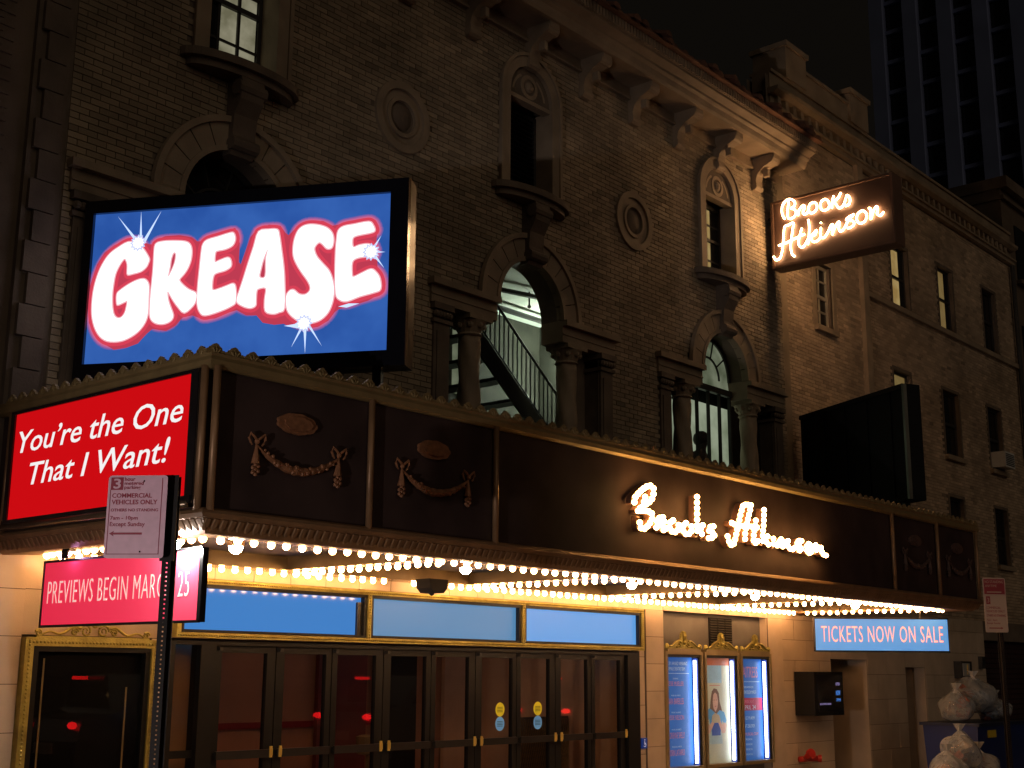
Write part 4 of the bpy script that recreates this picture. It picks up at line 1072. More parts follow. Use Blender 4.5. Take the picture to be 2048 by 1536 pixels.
# alcove with poster cases
MB().box(15.86, 18.86, .12, .2, 0, 2.645).build('alcove_wall', mat('grey alcove plaster', (.13, .12, .115), .7, var=.2), gw)
MB().box(18.84, 18.86, .0, .12, 0, 2.645).build('alcove_side', M['ashlar'], gw)
lv = thing('vent_louver', (17.6, .1, 2.1), 'grey louvered vent above the middle and right poster cases', 'vent')
MB().box(17.3, 17.95, .10, .12, 2.12, 2.60).build('backing', M['void'], lv)
for k in range(3):
    for j in range(13):
        MB().obox((17.41 + k * .215, .095, 2.14 + j * .036), (.095, 0, 0), (0, .012, .008), (0, .002, -.003)).build('louver', M['iron'], lv)
# recesses
dk = thing('dark_doorway', (21.7, .3, 0), 'dark open recessed doorway between the wall screen and the far stone pier', 'doorway')
MB().box(21.0, 22.4, .9, .95, 0, 2.02).box(20.98, 21.0, .1, .95, 0, 2.02).box(21.0, 22.4, .1, .95, 2.02, 2.05).build('recess', M['void'], dk)
MB().box(22.38, 22.42, .01, .95, 0, 2.02).build('door_jamb', M['ashlar'], dk)
MB().box(21.0, 22.35, .84, .9, 0, 2.0).build('door', mat('dark red door', (.04, .01, .008), .5), dk)
nd = thing('service_doorway', (24.4, .3, 0), 'narrow stone coloured service door recessed left of the rubbish container', 'doorway')
MB().box(24.0, 24.9, .25, .3, 0, 1.9).build('door', mat('stone painted door', (.25, .17, .11), .6), nd)
MB().box(24.88, 24.92, .01, .3, 0, 1.9).box(24.0, 24.9, .1, .3, 1.9, 1.93).build('door_jamb', M['ashlar'], nd)
rd_ = thing('far_shopfront', (30, .3, 0), 'dark ground floor storefront beyond the rubbish container', 'shopfront')
MB().box(28.0, 32, .2, .3, 0, 2.9).build('shutter', M['void'], rd_)
MB().box(28.0, 32, .0, .2, 2.5, 2.9).build('lintel', M['stone_dark'], rd_)
for k in range(22): MB().box(28.05, 31.9, .18, .2, .05 + k * .11, .14 + k * .11).build('slat', mat('dark red shutter', (.035, .012, .012), .5), rd_)

# ------------------------------------------------------------ doors
M['wine'] = mat('wine red lobby panel', (.16, .03, .025), .5)
lob = thing('lobby', (11.3, 2, 0), 'dim red brown lobby behind the glass entrance doors', 'lobby')
MB().box(7.3, 15.3, 3.2, 3.25, 0, 2.6).build('back_wall', M['lobby'], lob)
MB().box(7.28, 7.3, .12, 3.2, 0, 2.6).build('side_wall', M['tan'], lob)
MB().box(15.3, 15.32, .12, 3.2, 0, 2.6).build('side_wall', M['tan'], lob)
MB().box(7.3, 15.3, .12, 3.25, 2.6, 2.64).build('ceiling', M['lobby'], lob)
MB().box(7.3, 15.3, .12, 3.25, 0.0, .02).build('floor', mat('lobby carpet', (.12, .02, .02), .9), lob)
MB().box(7.3, 13.4, 3.17, 3.2, 1.02, 1.10).build('dado_stripe', M['lobby_red'], lob)
for x, w, m in ((8.9, .5, 'tan'), (10.3, .12, 'wine'), (12.1, .9, 'wine'), (14.6, 1.2, 'tan'), (16.3, .01, 'tan')):
    MB().box(x, x + w, 3.1, 3.17, 0, 2.6).build('wall_panel', M[m], lob)
for x, w in ((13.2, .7), (16.0, .01)): MB().box(x, x + w, 3.0, 3.1, 0, 2.3).build('inner_doorway', M['void'], lob)
MB().box(14.0, 15.2, 1.2, 1.25, 0, 1.15).build('mesh_gate', mat('dull gate', (.10, .08, .06), .6), lob)
gm_ = MB()
for k in range(26):
    x = 14.0 + k * .048
    gm_.obox((x, 1.19, .60), (.004, 0, .12), (0, .004, 0), (.40, 0, -.0001)) if False else gm_.tube([(x, 1.19, .08), (min(x + .3, 15.2), 1.19, 1.12)], .005, 3).tube([(x, 1.19, 1.12), (min(x + .3, 15.2), 1.19, .08)], .005, 3)
o = gm_.build('gate_wire', M['brass'], lob); o['kind'] = 'stuff'
for x in (9.5, 12.2): 
    MB().lathe((x, 2.2, .3), [(.06, 0), (.06, .02), (.02, .05), (.02, .38), (.14, .40), (.16, .62), (.10, .64)], 12).build('lamp_stand', M['brass'], lob)
M['lobl'] = emis('dim lobby lamp', (1, .62, .38), 8)
for x in (8.6, 11.0, 13.4): MB().box(x, x + .4, 1.6, 2.0, 2.585, 2.6).build('ceiling_lamp', M['lobl'], lob)

DX = [8.06 + .7678 * k for k in range(10)]
wd = thing('entrance_surround', (11.4, 0, 0), 'dark bronze frame holding the row of glass entrance doors', 'door frame')
fr = MB().box(7.5, 15.27, -.02, .14, 2.0, 2.06).box(7.5, 7.56, -.02, .14, 0, 2.0).box(7.86, 8.04, -.02, .14, 0, 2.0).box(14.99, 15.27, -.02, .14, 0, 2.0)
fr.build('frame', M['doorframe'], wd)
MB().box(7.56, 7.86, .05, .056, .15, 2.0).build('side_pane', M['glass'], wd)
MB().box(7.3, 8.25, .3, .33, 0, 2.05).build('side_panel', M['tan'], wd)
MB().box(7.56, 7.86, .02, .1, .05, .15).box(7.56, 7.86, .03, .08, .93, 1.0).build('side_rail', M['doorframe'], wd)
dl = ['leftmost glass entrance door, beside the narrow tan side panel', 'glass entrance door, second from the tan side panel', 'glass entrance door, third from the tan side panel', 'glass entrance door, fourth from the tan side panel, no sticker', 'plain glass entrance door just left of the stickered pair', 'glass door with yellow and blue oval stickers, left one of two', 'glass door with yellow and blue oval stickers, right one of two', 'glass entrance door, second from the stone pier', 'glass entrance door against the stone pier with accessible push plate']
for i in range(9):
    a, b = DX[i] + .006, DX[i + 1] - .006
    t = thing('glass_door', ((a + b) / 2, .05, 0), dl[i], 'door', 'glass doors in the entrance row')
    hs = 'r' if i % 2 == 0 else 'l'   # side that carries the handle
    wl_, wr_ = (.075, .11) if hs == 'r' else (.11, .075)
    f = MB().box(a, a + wl_, .02, .08, .02, 2.0).box(b - wr_, b, .02, .08, .02, 2.0).box(a + wl_, b - wr_, .02, .08, 1.93, 2.0).box(a + wl_, b - wr_, .02, .08, .02, .25)
    f.build('frame', M['doorframe'], t)
    MB().box(a + wl_, b - wr_, .047, .053, .25, 1.93).build('glass_pane', M['glass'], t)
    MB().box(a + .03, b - .03, -.03, .0, .90, .98).box(a + .03, a + .07, 0, .03, .91, .97).box(b - .07, b - .03, 0, .03, .91, .97).build('push_bar', M['push'], t)
    x = b - .055 if hs == 'r' else a + .055
    if i == 8: x = b - .055
    MB().box(x - .014, x + .014, -.045, -.03, .90, 1.01).tube([(x, -.055, .92), (x, -.055, .99)], .008, 6).build('handle', M['handle'], t)
    MB().box(a + .01, a + .05, -.03, .02, 1.95, 1.985).build('hinge', M['iron'], t)
    if i in (5, 6):
        cx = (a + b) / 2 + (.10 if i == 5 else .06)
        for z, cc, nm in ((1.31, (.62, .50, .02), 'yellow'), (1.14, (.12, .33, .62), 'blue')):
            pts = [(.085 * math.cos(R(q)), .085 * math.sin(R(q))) for q in range(0, 360, 15)]
            put('%s_sticker' % nm, shape_mesh('st', [pts], .001, mat(nm + ' vinyl', cc, .5, emit=cc, es=.25)), (cx, .045, z), EX, EZ, t)  # vinyl glows faintly, light put into its colour
            ln = MB()
            for q in range(4): ln.box(cx - .05, cx + .05, .0425, .044, z - .03 + q * .018, z - .024 + q * .018)
            ln.build('sticker_print', M['doorframe'], t)
# blue accessible push plate
pp = thing('push_plate', (15.2, -.03, .74), 'small blue accessible door plate on the stone pier', 'plate')
MB().box(15.29, 15.41, -.03, .0, .74, .88).build('plate', mat('blue plate', (.01, .04, .22), .4, emit=(.01, .04, .25), es=.3), pp)  # plate and symbol glow faintly, light put into their colour
w_ = mat('plate symbol', (.7, .7, .8), .4, emit=(.6, .65, .8), es=.3)
MB().ring(15.35, .79, .022, .030, -.034, -.030, -150, 110, 12).box(15.343, 15.353, -.034, -.03, .79, .845).ball((15.348, -.033, .857), .009, 6, 4).box(15.35, 15.378, -.034, -.03, .795, .803).build('wheelchair_symbol', w_, pp)

# ------------------------------------------------------------ gilt light boxes above the doors
def gilt_bead(mb_, p, q, r=.011, step=.03):
    p = Vector(p); q = Vector(q); n = int((q - p).length / step)
    for k in range(n + 1): mb_.ball(p.lerp(q, k / n), r, 5, 4)
tb = thing('transom_light_box', (11.4, -.05, 2.05), 'long gilt framed light box with three blank blue panels above the doors', 'light box')
fr = MB().box(7.5, 15.27, -.11, -.0, 2.585, 2.635).box(7.5, 15.27, -.11, .0, 2.065, 2.115)
for x in (7.5, 9.99, 12.63, 15.22): fr.box(x, x + .05, -.11, .0, 2.115, 2.585)
fr.build('gilt_frame', M['gilt'], tb)
gd = MB()
for z in (2.61, 2.09): gilt_bead(gd, (7.52, -.113, z), (15.25, -.113, z))
for x in (10.015, 12.655, 15.245): gilt_bead(gd, (x, -.113, 2.12), (x, -.113, 2.58))
o = gd.build('gilt_beading', M['gilt'], tb); o['kind'] = 'stuff'
blues = [((.055, .225, .60), .92), ((.080, .245, .46), .92), ((.10, .34, .75), .95)]
for k, (xa, xb) in enumerate(((7.55, 9.99), (10.04, 12.63), (12.68, 15.22))):
    f = MB().box(xa, xb, -.09, -.02, 2.55, 2.585).box(xa, xb, -.09, -.02, 2.115, 2.145).box(xa, xa + .045, -.09, -.02, 2.145, 2.55).box(xb - .045, xb, -.09, -.02, 2.145, 2.55)
    f.build('inner_frame', M['doorframe'], tb)
    cc, s_ = blues[k]
    MB().box(xa + .045, xb - .045, -.03, -.02, 2.145, 2.55).build('blue_panel', mat('blue backlit panel', (.008, .015, .03), .05 if k == 0 else .45, emit=cc, es=s_, var=.05, spec=.5), tb)
    if k == 0: MB().box(xb - .12, xb - .045, -.06, -.03, 2.145, 2.50).build('dark_edge_strip', M['black'], tb)

# display case at the left
dc = thing('display_case', (6.6, -.08, .3), 'empty black glazed display case in a beaded gilt frame under the magenta sign', 'display case')
MB().box(6.0, 7.26, -.02, .1, .4, 2.0).build('back_board', mat('black display board', (.003, .003, .004), .5, spec=.1), dc)
fr = MB().box(5.95, 6.03, -.12, .0, .40, 2.03).box(7.23, 7.31, -.12, .0, .40, 2.03).box(6.03, 7.23, -.12, .0, 1.955, 2.03).box(6.03, 7.23, -.12, 0, .40, .47)
fr.build('gilt_frame', M['gilt'], dc)
gd = MB()
gilt_bead(gd, (5.99, -.123, .45), (5.99, -.123, 2.0), .013, .034); gilt_bead(gd, (7.27, -.123, .45), (7.27, -.123, 2.0), .013, .034); gilt_bead(gd, (5.99, -.123, 1.99), (7.27, -.123, 1.99), .013, .034)
o = gd.build('gilt_beading', M['gilt'], dc); o['kind'] = 'stuff'
MB().box(6.03, 6.09, -.10, -.03, .47, 1.955).box(7.18, 7.23, -.10, -.03, .47, 1.955).box(6.09, 7.18, -.10, -.03, 1.91, 1.955).build('inner_frame', M['doorframe'], dc)
MB().box(6.09, 7.18, -.075, -.07, .47, 1.91).build('glass_pane', M['case_glass'], dc)
st2 = mat('light streak', (.30, .22, .10), .4)  # thin strips stand in for light streaks reflected in the glass
MB().box(6.17, 6.185, -.05, -.045, .5, 1.85).box(7.02, 7.035, -.05, -.045, .5, 1.6).build('light_streak', st2, dc)
# scroll crest
cs = MB()
def scroll(cx, cz, s, r0=.06, n=26, y=-.09, th=.013):
    P = []
    for k in range(n):
        a = k * .42; r = r0 * (1 - k / n * .85)
        P.append((cx + s * r * math.cos(a), y, cz + r * math.sin(a)))
    cs.tube(P, [th * (1 - .5 * k / n) for k in range(n)], 6)
for s in (-1, 1):
    scroll(6.63 + s * .09, 2.095, s, .06)
    scroll(6.63 + s * .20, 2.085, -s, .035)
    P = [(6.63 + s * (.15 + .38 * t / 12), -.09, 2.12 - .07 * t / 12 + .02 * math.sin(t * .8)) for t in range(13)]
    cs.tube(P, [.016 * (1 - .5 * t / 12) for t in range(13)], 6)
    scroll(6.63 + s * .55, 2.07, s, .032)
cs.ball((6.63, -.09, 2.15), .03, 8, 6); cs.box(6.05, 7.2, -.11, -.07, 2.03, 2.045)
cs.build('scroll_crest', M['gilt'], dc)

# poster cases
def poster_case(i, xa, xb, label):
    t = thing('poster_case', ((xa + xb) / 2, -.02, .35), label, 'poster case', 'lit poster cases in the niche')
    z0, z1 = .40, 2.04; yb = .08
    MB().box(xa, xb, .07, .12, z0, z1).build('case_back', M['black'], t)
    f = MB().box(xa - .03, xa + .02, -.06, .09, z0, z1 + .03).box(xb - .02, xb + .03, -.06, .09, z0, z1 + .03).box(xa + .02, xb - .02, -.06, .09, z1 - .01, z1 + .07).box(xa + .02, xb - .02, -.06, .09, z0, z0 + .05)
    f.build('frame', mat('dull gold frame', (.33, .25, .13), .45, metal=.4), t)
    MB().box(xa + .02, xa + .045, -.04, .07, z0 + .05, z1 - .01).box(xb - .045, xb - .02, -.04, .07, z0 + .05, z1 - .01).box(xa + .045, xb - .045, -.04, .07, z1 - .05, z1 - .01).build('inner_frame', M['iron'], t)
    MB().tube([(xb - .115, .0, z0 + .08), (xb - .115, .0, z1 - .09)], .021, 10).build('fluorescent_tube', M['tube'], t, smooth=True)
    MB().box(xb - .085, xb - .05, -.03, .06, z0 + .05, z1 - .06).build('tube_batten', mat('blue tube batten', (.04, .07, .35), .5), t)
    # crest
    cx = (xa + xb) / 2; w = (xb - xa) / 2
    c = MB()
    pts = [(-1, 0), (-1, .04), (-.94, .07), (-.88, .04), (-.78, .035), (-.62, .06), (-.5, .11), (-.36, .15), (-.22, .165), (-.16, .20), (-.14, .27), (-.06, .31), (0, .325), (.06, .31), (.14, .27), (.16, .20), (.22, .165), (.36, .15), (.5, .11), (.62, .06), (.78, .035), (.88, .04), (.94, .07), (1, .04), (1, 0)]
    c.prism([(cx + p[0] * w, 2.11 + p[1] * .80) for p in pts], -.05, -.02)
    for s in (-1, 1):
        c.ball((cx + s * w * .94, -.04, 2.14), .035, 8, 6, sz=1.3)
        c.tube([(cx + s * w * u, -.06, 2.125 + v * .8) for u, v in ((.85, .02), (.7, .03), (.55, .08), (.38, .12), (.24, .12), (.18, .08), (.25, .05), (.32, .07))], .013, 6)
        c.tube([(cx + s * w * u, -.06, 2.125 + v * .8) for u, v in ((.1, .05), (.2, .02), (.35, .03), (.45, .01))], .010, 6)
    for k in range(5): c.tube([(cx + (k - 2) * .006, -.05, 2.22), (cx + (k - 2) * .014, -.07, 2.29), (cx + (k - 2) * .018, -.055, 2.355)], [.010, .014, .006], 6)
    c.ball((cx, -.06, 2.20), .03, 8, 6)
    c.build('gilt_crest', M['gilt'], t)
    return t
cases = [(15.90, 16.82, 'left poster case with a blue poster listing names'), (16.93, 17.86, 'middle poster case showing a woman in a blue dress holding a pie'), (17.97, 18.84, 'right poster case with blue poster and a crimson band')]
blue_p = mat('blue poster print', (.035, .16, .52), .5, var=.06, emit=(.02, .12, .45), es=.6)  # emission puts the tube light into the poster ink
pk = mat('pink poster print', (.75, .28, .36), .5, emit=(.5, .15, .22), es=.35); wp = mat('pale poster print', (.62, .80, .90), .5, emit=(.4, .55, .7), es=.35)
for i, (xa, xb, lab) in enumerate(cases):
    t = poster_case(i, xa, xb, lab)
    z0, z1 = .45, 1.99
    y = .066
    if i != 1:
        MB().box(xa + .045, xb - .09, y, .07, z0, z1).build('poster', blue_p, t)
        cx = (xa + xb) / 2 - .07
        put_ = lambda s, z, w, h, m: write(s, (cx - w / 2, y - .001, z), EX, EZ, t, m, w=w, h=h, depth=.0008, offset=.0)
        if i == 0:
            put_('MUSIC BY AWARD WINNING', 1.875, .62, .05, wp); put_('ALL-FEMALE CREATIVE TEAM', 1.80, .50, .05, wp)
            MB().box(xa + .07, xb - .17, y - .002, y, 1.755, 1.762).build('printed_rule', wp, t)
            for z, s, w in ((1.56, 'JESSIE MUELLER', .42), (1.32, 'SARA BAREILLES', .40), (1.08, 'JESSIE NELSON', .40), (.84, 'ADRIENNE SHELLY', .42), (.60, 'LORIN LATARRO', .40)):
                put_(s, z, w, .085, pk)
                put_('STARRING', z + .115, .14, .02, wp) if z > 1.5 else put_('MUSIC & LYRICS', z + .115, .24, .02, wp)
        else:
            put_('WAITRESS', 1.70, .58, .17, pk)
            MB().box(xa + .07, xb - .17, y - .002, y, 1.635, 1.642).build('printed_rule', wp, t)
            put_('PREVIEWS BEGIN MARCH', 1.45, .46, .055, wp); put_('PERFORMANCES', 1.54, .30, .03, wp)
            MB().box(xa + .047, xb - .10, y - .002, y, 1.20, 1.39).build('crimson_band', mat('crimson print', (.50, .02, .08), .5, emit=(.4, .01, .05), es=.3), t)
            write('OPENING NIGHT', (cx - .15, y - .003, 1.31), EX, EZ, t, pk, w=.30, h=.05, depth=.0008); write('APRIL 24', (cx - .2, y - .003, 1.215), EX, EZ, t, wp, w=.40, h=.065, depth=.0008)
            for z, s, w in ((1.06, '212.719.4099', .32), (.94, '877.250.2929', .30)): put_(s, z, w, .05, wp)
            put_('THEMUSICAL.COM', .82, .5, .045, pk)
            for q in range(4):
                MB().box(xa + .15, xa + .19, y - .002, y, .52 + q * .075, .56 + q * .075).build('printed_badge', wp, t)
                write('MUSICAL', (xa + .24, y - .001, .525 + q * .075), EX, EZ, t, wp, w=.2, h=.028, depth=.0008)
    else:
        cream = mat('cream poster print', (.62, .60, .42), .5, var=.12, vs=3, emit=(.30, .29, .18), es=.5)
        MB().box(xa + .045, xb - .09, y, .07, z0, z1).build('poster', cream, t)
        X = lambda u: xa + .045 + u * (xb - xa - .135)
        def flat(name, pts, m, d): put(name, shape_mesh(name, [[(X(u) - X(0), v * 1.54) for u, v in pts]], .0006, m), (X(0), y - d, z0), EX, EZ, t)
        P_ = lambda n, c, e=.4: mat(n, c, .5, var=.1, vs=8, emit=tuple(q * .7 for q in c), es=e)  # these inks glow a little in place of the case light
        flat('printed_top_band', [(.0, .93), (1, .93), (1, 1), (0, 1)], P_('orange print', (.62, .18, .08)), .001)
        flat('printed_title_panel', [(.18, .76), (.72, .76), (.72, .93), (.18, .93)], P_('sky print', (.35, .55, .65)), .0015)
        flat('printed_rule', [(.28, .735), (.65, .735), (.65, .74), (.28, .74)], P_('red print', (.6, .1, .1)), .002)
        hair = P_('brown hair print', (.20, .10, .05)); skin = P_('skin print', (.70, .40, .27)); dress = P_('blue dress print', (.12, .36, .62)); apron = P_('apron print', (.05, .09, .36)); cloth = P_('pale apron print', (.42, .52, .50)); pie = P_('pie print', (.55, .42, .24))
        flat('printed_hair', [(.30, .40), (.28, .52), (.32, .62), (.36, .68), (.44, .71), (.54, .70), (.61, .66), (.63, .58), (.70, .50), (.72, .42), (.62, .38), (.40, .38)], hair, .002)
        flat('printed_skirt', [(.22, .18), (.70, .18), (.66, .33), (.30, .33)], cloth, .0022)
        flat('printed_dress', [(.08, .40), (.12, .48), (.26, .52), (.36, .50), (.50, .46), (.62, .50), (.78, .48), (.86, .40), (.80, .36), (.70, .40), (.66, .30), (.30, .30), (.24, .42), (.12, .36)], dress, .0026)
        flat('printed_bib', [(.33, .26), (.32, .38), (.64, .38), (.63, .26)], apron, .003)
        flat('printed_face', [(.40, .52), (.38, .58), (.41, .65), (.47, .67), (.54, .65), (.57, .58), (.54, .52), (.47, .485)], skin, .0034)
        flat('printed_arm', [(.08, .36), (.12, .30), (.26, .28), (.42, .38), (.40, .42), (.26, .36), (.18, .38)], skin, .0034)
        flat('printed_arm', [(.86, .36), (.80, .28), (.68, .28), (.56, .38), (.58, .42), (.70, .36), (.78, .38)], skin, .0034)
        flat('printed_pie', [(.32, .40), (.35, .45), (.46, .475), (.60, .45), (.64, .40), (.60, .38), (.38, .38)], pie, .004)
        for u in (.43, .51): flat('printed_eye', [(u - .02, .60), (u + .02, .60), (u + .015, .594), (u - .015, .594)], hair, .0042)
        flat('printed_mouth', [(.44, .54), (.51, .54), (.475, .53)], P_('lip print', (.5, .1, .1)), .0042)
    MB().box(xa + .02, xb - .02, -.045, -.041, z0, z1).build('glass_pane', M['case_glass'], t)

# wall screen, utility box, fire connection
ws = thing('wall_screen', (20.2, -.15, 1.1), 'dark boxy information screen mounted on the stone blocks beside the dark doorway', 'screen')
MB().box(19.66, 20.66, -.38, -.02, 1.10, 1.80).build('casing', mat('grey screen casing', (.009, .009, .010), .5, spec=.2), ws)
MB().box(19.74, 20.60, -.395, -.38, 1.16, 1.75).build('screen', mat('dark glossy screen', (.01, .01, .014), .1), ws)
s1_ = emis('screen text blue', (.10, .30, .9), .7); s2_ = emis('screen text violet', (.45, .35, .7), .5)
write('BOX OFFICE HOURS', (19.80, -.397, 1.27), EX, EZ, ws, s2_, w=.38, h=.03)
write('OPEN', (20.37, -.397, 1.58), EX, EZ, ws, s2_, w=.14, h=.05)
write('NOW', (20.37, -.397, 1.42), EX, EZ, ws, s1_, w=.15, h=.08)
write('7PM', (20.37, -.397, 1.32), EX, EZ, ws, s1_, w=.15, h=.05)
ub = thing('utility_box', (26.55, -.1, 1.7), 'small grey wall lamp box on the stone above the rubbish bags', 'wall box')
MB().box(26.3, 26.85, -.16, .0, 1.70, 2.04).build('casing', M['iron'], ub)
MB().box(26.36, 26.70, -.175, -.16, 1.75, 2.0).build('cover', mat('grey cover', (.35, .35, .33), .4), ub)
MB().box(26.55, 26.60, -.185, -.175, 1.78, 1.98).build('latch', M['handle'], ub)
u2 = thing('alarm_box', (27.7, -.05, 1.9), 'tiny dark alarm box high on the wall right of the grey lamp box', 'wall box')
MB().box(27.6, 27.8, -.08, .0, 1.9, 2.15).build('casing', M['iron'], u2); MB().box(27.64, 27.76, -.09, -.08, 2.0, 2.1).build('cover', M['black'], u2)
fc = thing('fire_connection', (19.9, -.2, .35), 'red twin fire hose connection low on the stone wall', 'fire connection')
red = mat('red enamel', (.36, .015, .01), .4)
MB().tube([(19.75, 0, .40), (19.75, -.14, .42)], .05, 10).tube([(19.75, -.12, .42), (19.66, -.26, .50)], [.05, .06], 10).tube([(19.75, -.12, .42), (19.92, -.26, .42)], [.045, .05], 10).build('body', red, fc, smooth=True)
MB().tube([(19.65, -.25, .50), (19.63, -.30, .52)], .075, 12).tube([(19.92, -.25, .42), (19.95, -.30, .42)], .06, 12).build('cap', red, fc)
MB().lathe((19.75, -.005, .40), [(.1, -.003)], 8) if False else None

# ------------------------------------------------------------ parking signs
def sign_board(t, cx, cy, w, h, z0, face, az):
    r_ = Vector((math.cos(R(az)), math.sin(R(az)), 0)); n_ = r_.cross(EZ)
    pts = []
    for sx, sz in ((1, -1), (1, 1), (-1, 1), (-1, -1)):
        for q in range(0, 91, 30):
            a = {(1, -1): -90, (1, 1): 0, (-1, 1): 90, (-1, -1): 180}[(sx, sz)] + q
            pts.append((sx * (w / 2 - .02) + .02 * math.cos(R(a)), sz * (h / 2 - .02) + .02 * math.sin(R(a))))
    c = Vector((cx, cy, z0 + h / 2))
    put('sign_plate', shape_mesh('plate', [pts], .003, face), c, r_, EZ, t)
    return r_, n_, c
M['signw'] = mat('pink lit sign white', (.70, .42, .52), .35, var=.06, vs=25, bump=.1, bs=300)  # pink cast of the light on the sign is put into its white
M['signr'] = mat('sign red ink', (.28, .008, .035), .4)
M['post'] = mat('painted dark post', (.010, .007, .006), .6, metal=0, spec=.2, var=.2, vs=10)
def upost(t, x, y, z1, az):
    # channel post with a row of punched holes down its web
    r_ = Vector((math.cos(R(az)), math.sin(R(az)), 0)); n_ = r_.cross(EZ)
    m_ = MB(); c = Vector((x, y, 0))
    for s in (-1, 1):
        m_.obox(c + r_ * (s * .0125) + EZ * (z1 / 2), r_ * .0075, n_ * .002, EZ * (z1 / 2))
        m_.obox(c + r_ * (s * .022) - n_ * .016 + EZ * (z1 / 2), r_ * .002, n_ * .018, EZ * (z1 / 2))
        m_.obox(c + r_ * (s * .032) - n_ * .034 + EZ * (z1 / 2), r_ * .010, n_ * .002, EZ * (z1 / 2))
    z = .02
    while z < z1: m_.obox(c + EZ * z, r_ * .005, n_ * .002, EZ * .0085); z += .0254
    m_.build('post', M['post'], t)
ns = thing('parking_sign', (4.30, -4.4, 0), '3 hour metered parking sign on a perforated post by the magenta sign, close up', 'street sign', 'parking signs at the kerb')
AZs = -53.5
r_, n_, c = sign_board(ns, 4.168, -4.40, .345, .470, 2.365, M['signw'], AZs)
upost(ns, 4.325, -4.50, 2.84, AZs)
br_ = MB().obox(c + r_ * .105 - n_ * .045, r_ * .028, n_ * .03, EZ * .215); br_.obox(Vector((4.325, -4.50, 2.60)) + n_ * .008, r_ * .042, n_ * .004, EZ * .245).build('back_bracket', M['post'], ns)
tl = c + r_ * -.1725 + EZ * .232 + n_ * .003
KS = 1.13
def at_(u, v): return tl + r_ * (u * KS) - EZ * v
bd = MB()
for (u0, u1, v0, v1) in ((.012, .016, .08, .445), (.277, .281, .012, .445), (.012, .281, .441, .445)):
    bd.obox(at_((u0 + u1) / 2, (v0 + v1) / 2), r_ * ((u1 - u0) / 2 * KS), n_ * .0006, EZ * ((v1 - v0) / 2))
bd.build('printed_border', M['signr'], ns)
MB().obox(at_(.046, .044), r_ * .036, n_ * .0006, EZ * .036).build('red_square', M['signr'], ns)
write('3', at_(.028, .073) + n_ * .001, r_, EZ, ns, M['signw'], w=.042, h=.058, depth=.001, offset=.02)
for s, u, v, w, h in (('hour', .084, .029, .054, .022), ('metered', .084, .052, .098, .021), ('parking', .084, .081, .084, .026), ('COMMERCIAL', .024, .125, .205, .026), ('VEHICLES ONLY', .024, .163, .235, .027), ('OTHERS NO STANDING', .022, .203, .243, .017), ('7am - 10pm', .022, .256, .142, .028), ('Except Sunday', .022, .294, .180, .032)):
    write(s, at_(u, v), r_, EZ, ns, M['signr'], w=w * KS, h=h, depth=.001, offset=.022 if s.isupper() else .018)
ar = [(0, 0), (.028, .016), (.024, .006), (.19, .006), (.19, -.006), (.024, -.006), (.028, -.016)]
put('arrow', shape_mesh('arrow', [ar], .001, M['signr']), at_(.022, .328), r_, EZ, ns)
bt = MB()
for v in (.03, .43): bt.ball(at_(.115 + .07, v) + n_ * .002, .005, 6, 4)
bt.build('bolt', M['post'], ns)

def at_(u, v): return tl + r_ * u - EZ * v
fs_ = thing('parking_sign', (17.1, -4.4, 0), 'distant red topped parking sign on a slim post by the rubbish', 'street sign', 'parking signs at the kerb')
AZs = -42
M['signw2'] = mat('dim sign white', (.38, .30, .27), .45, var=.06); M['signr2'] = mat('dim sign red', (.22, .015, .03), .45)
r_, n_, c = sign_board(fs_, 17.02, -4.42, .31, .70, 2.30, M['signw2'], AZs)
tl = c + r_ * -.155 + EZ * .35 + n_ * .003
MB().obox(at_(.155, .115), r_ * .140, n_ * .0006, EZ * .098).build('red_field', M['signr2'], fs_)
write('NO STANDING', at_(.03, .07) + n_ * .001, r_, EZ, fs_, M['signw2'], w=.25, h=.035, depth=.001)
write('ANYTIME', at_(.03, .12) + n_ * .001, r_, EZ, fs_, M['signw2'], w=.16, h=.03, depth=.001)
MB().obox(at_(.15, .185) + n_ * .001, r_ * .10, n_ * .0006, EZ * .006).build('white_line', M['signw2'], fs_)
MB().obox(at_(.06, .29), r_ * .028, n_ * .0006, EZ * .05).build('red_square', M['signr2'], fs_)
write('3', at_(.045, .32) + n_ * .001, r_, EZ, fs_, M['signw2'], w=.03, h=.06, depth=.001)
for s, v, w in (('COMMERCIAL', .40, .2), ('VEHICLES ONLY', .445, .25), ('OTHERS NO STANDING', .50, .26), ('7am - 6pm', .56, .14), ('Except Sunday', .60, .18)):
    write(s, at_(.025, v), r_, EZ, fs_, M['signr2'], w=w, h=.03, depth=.001)
put('arrow', shape_mesh('arrow', [[(.19 - x, y) for x, y in ar]], .001, M['signr2']), at_(.05, .645), r_, EZ, fs_)
upost(fs_, 17.11, -4.44, 3.0, AZs)

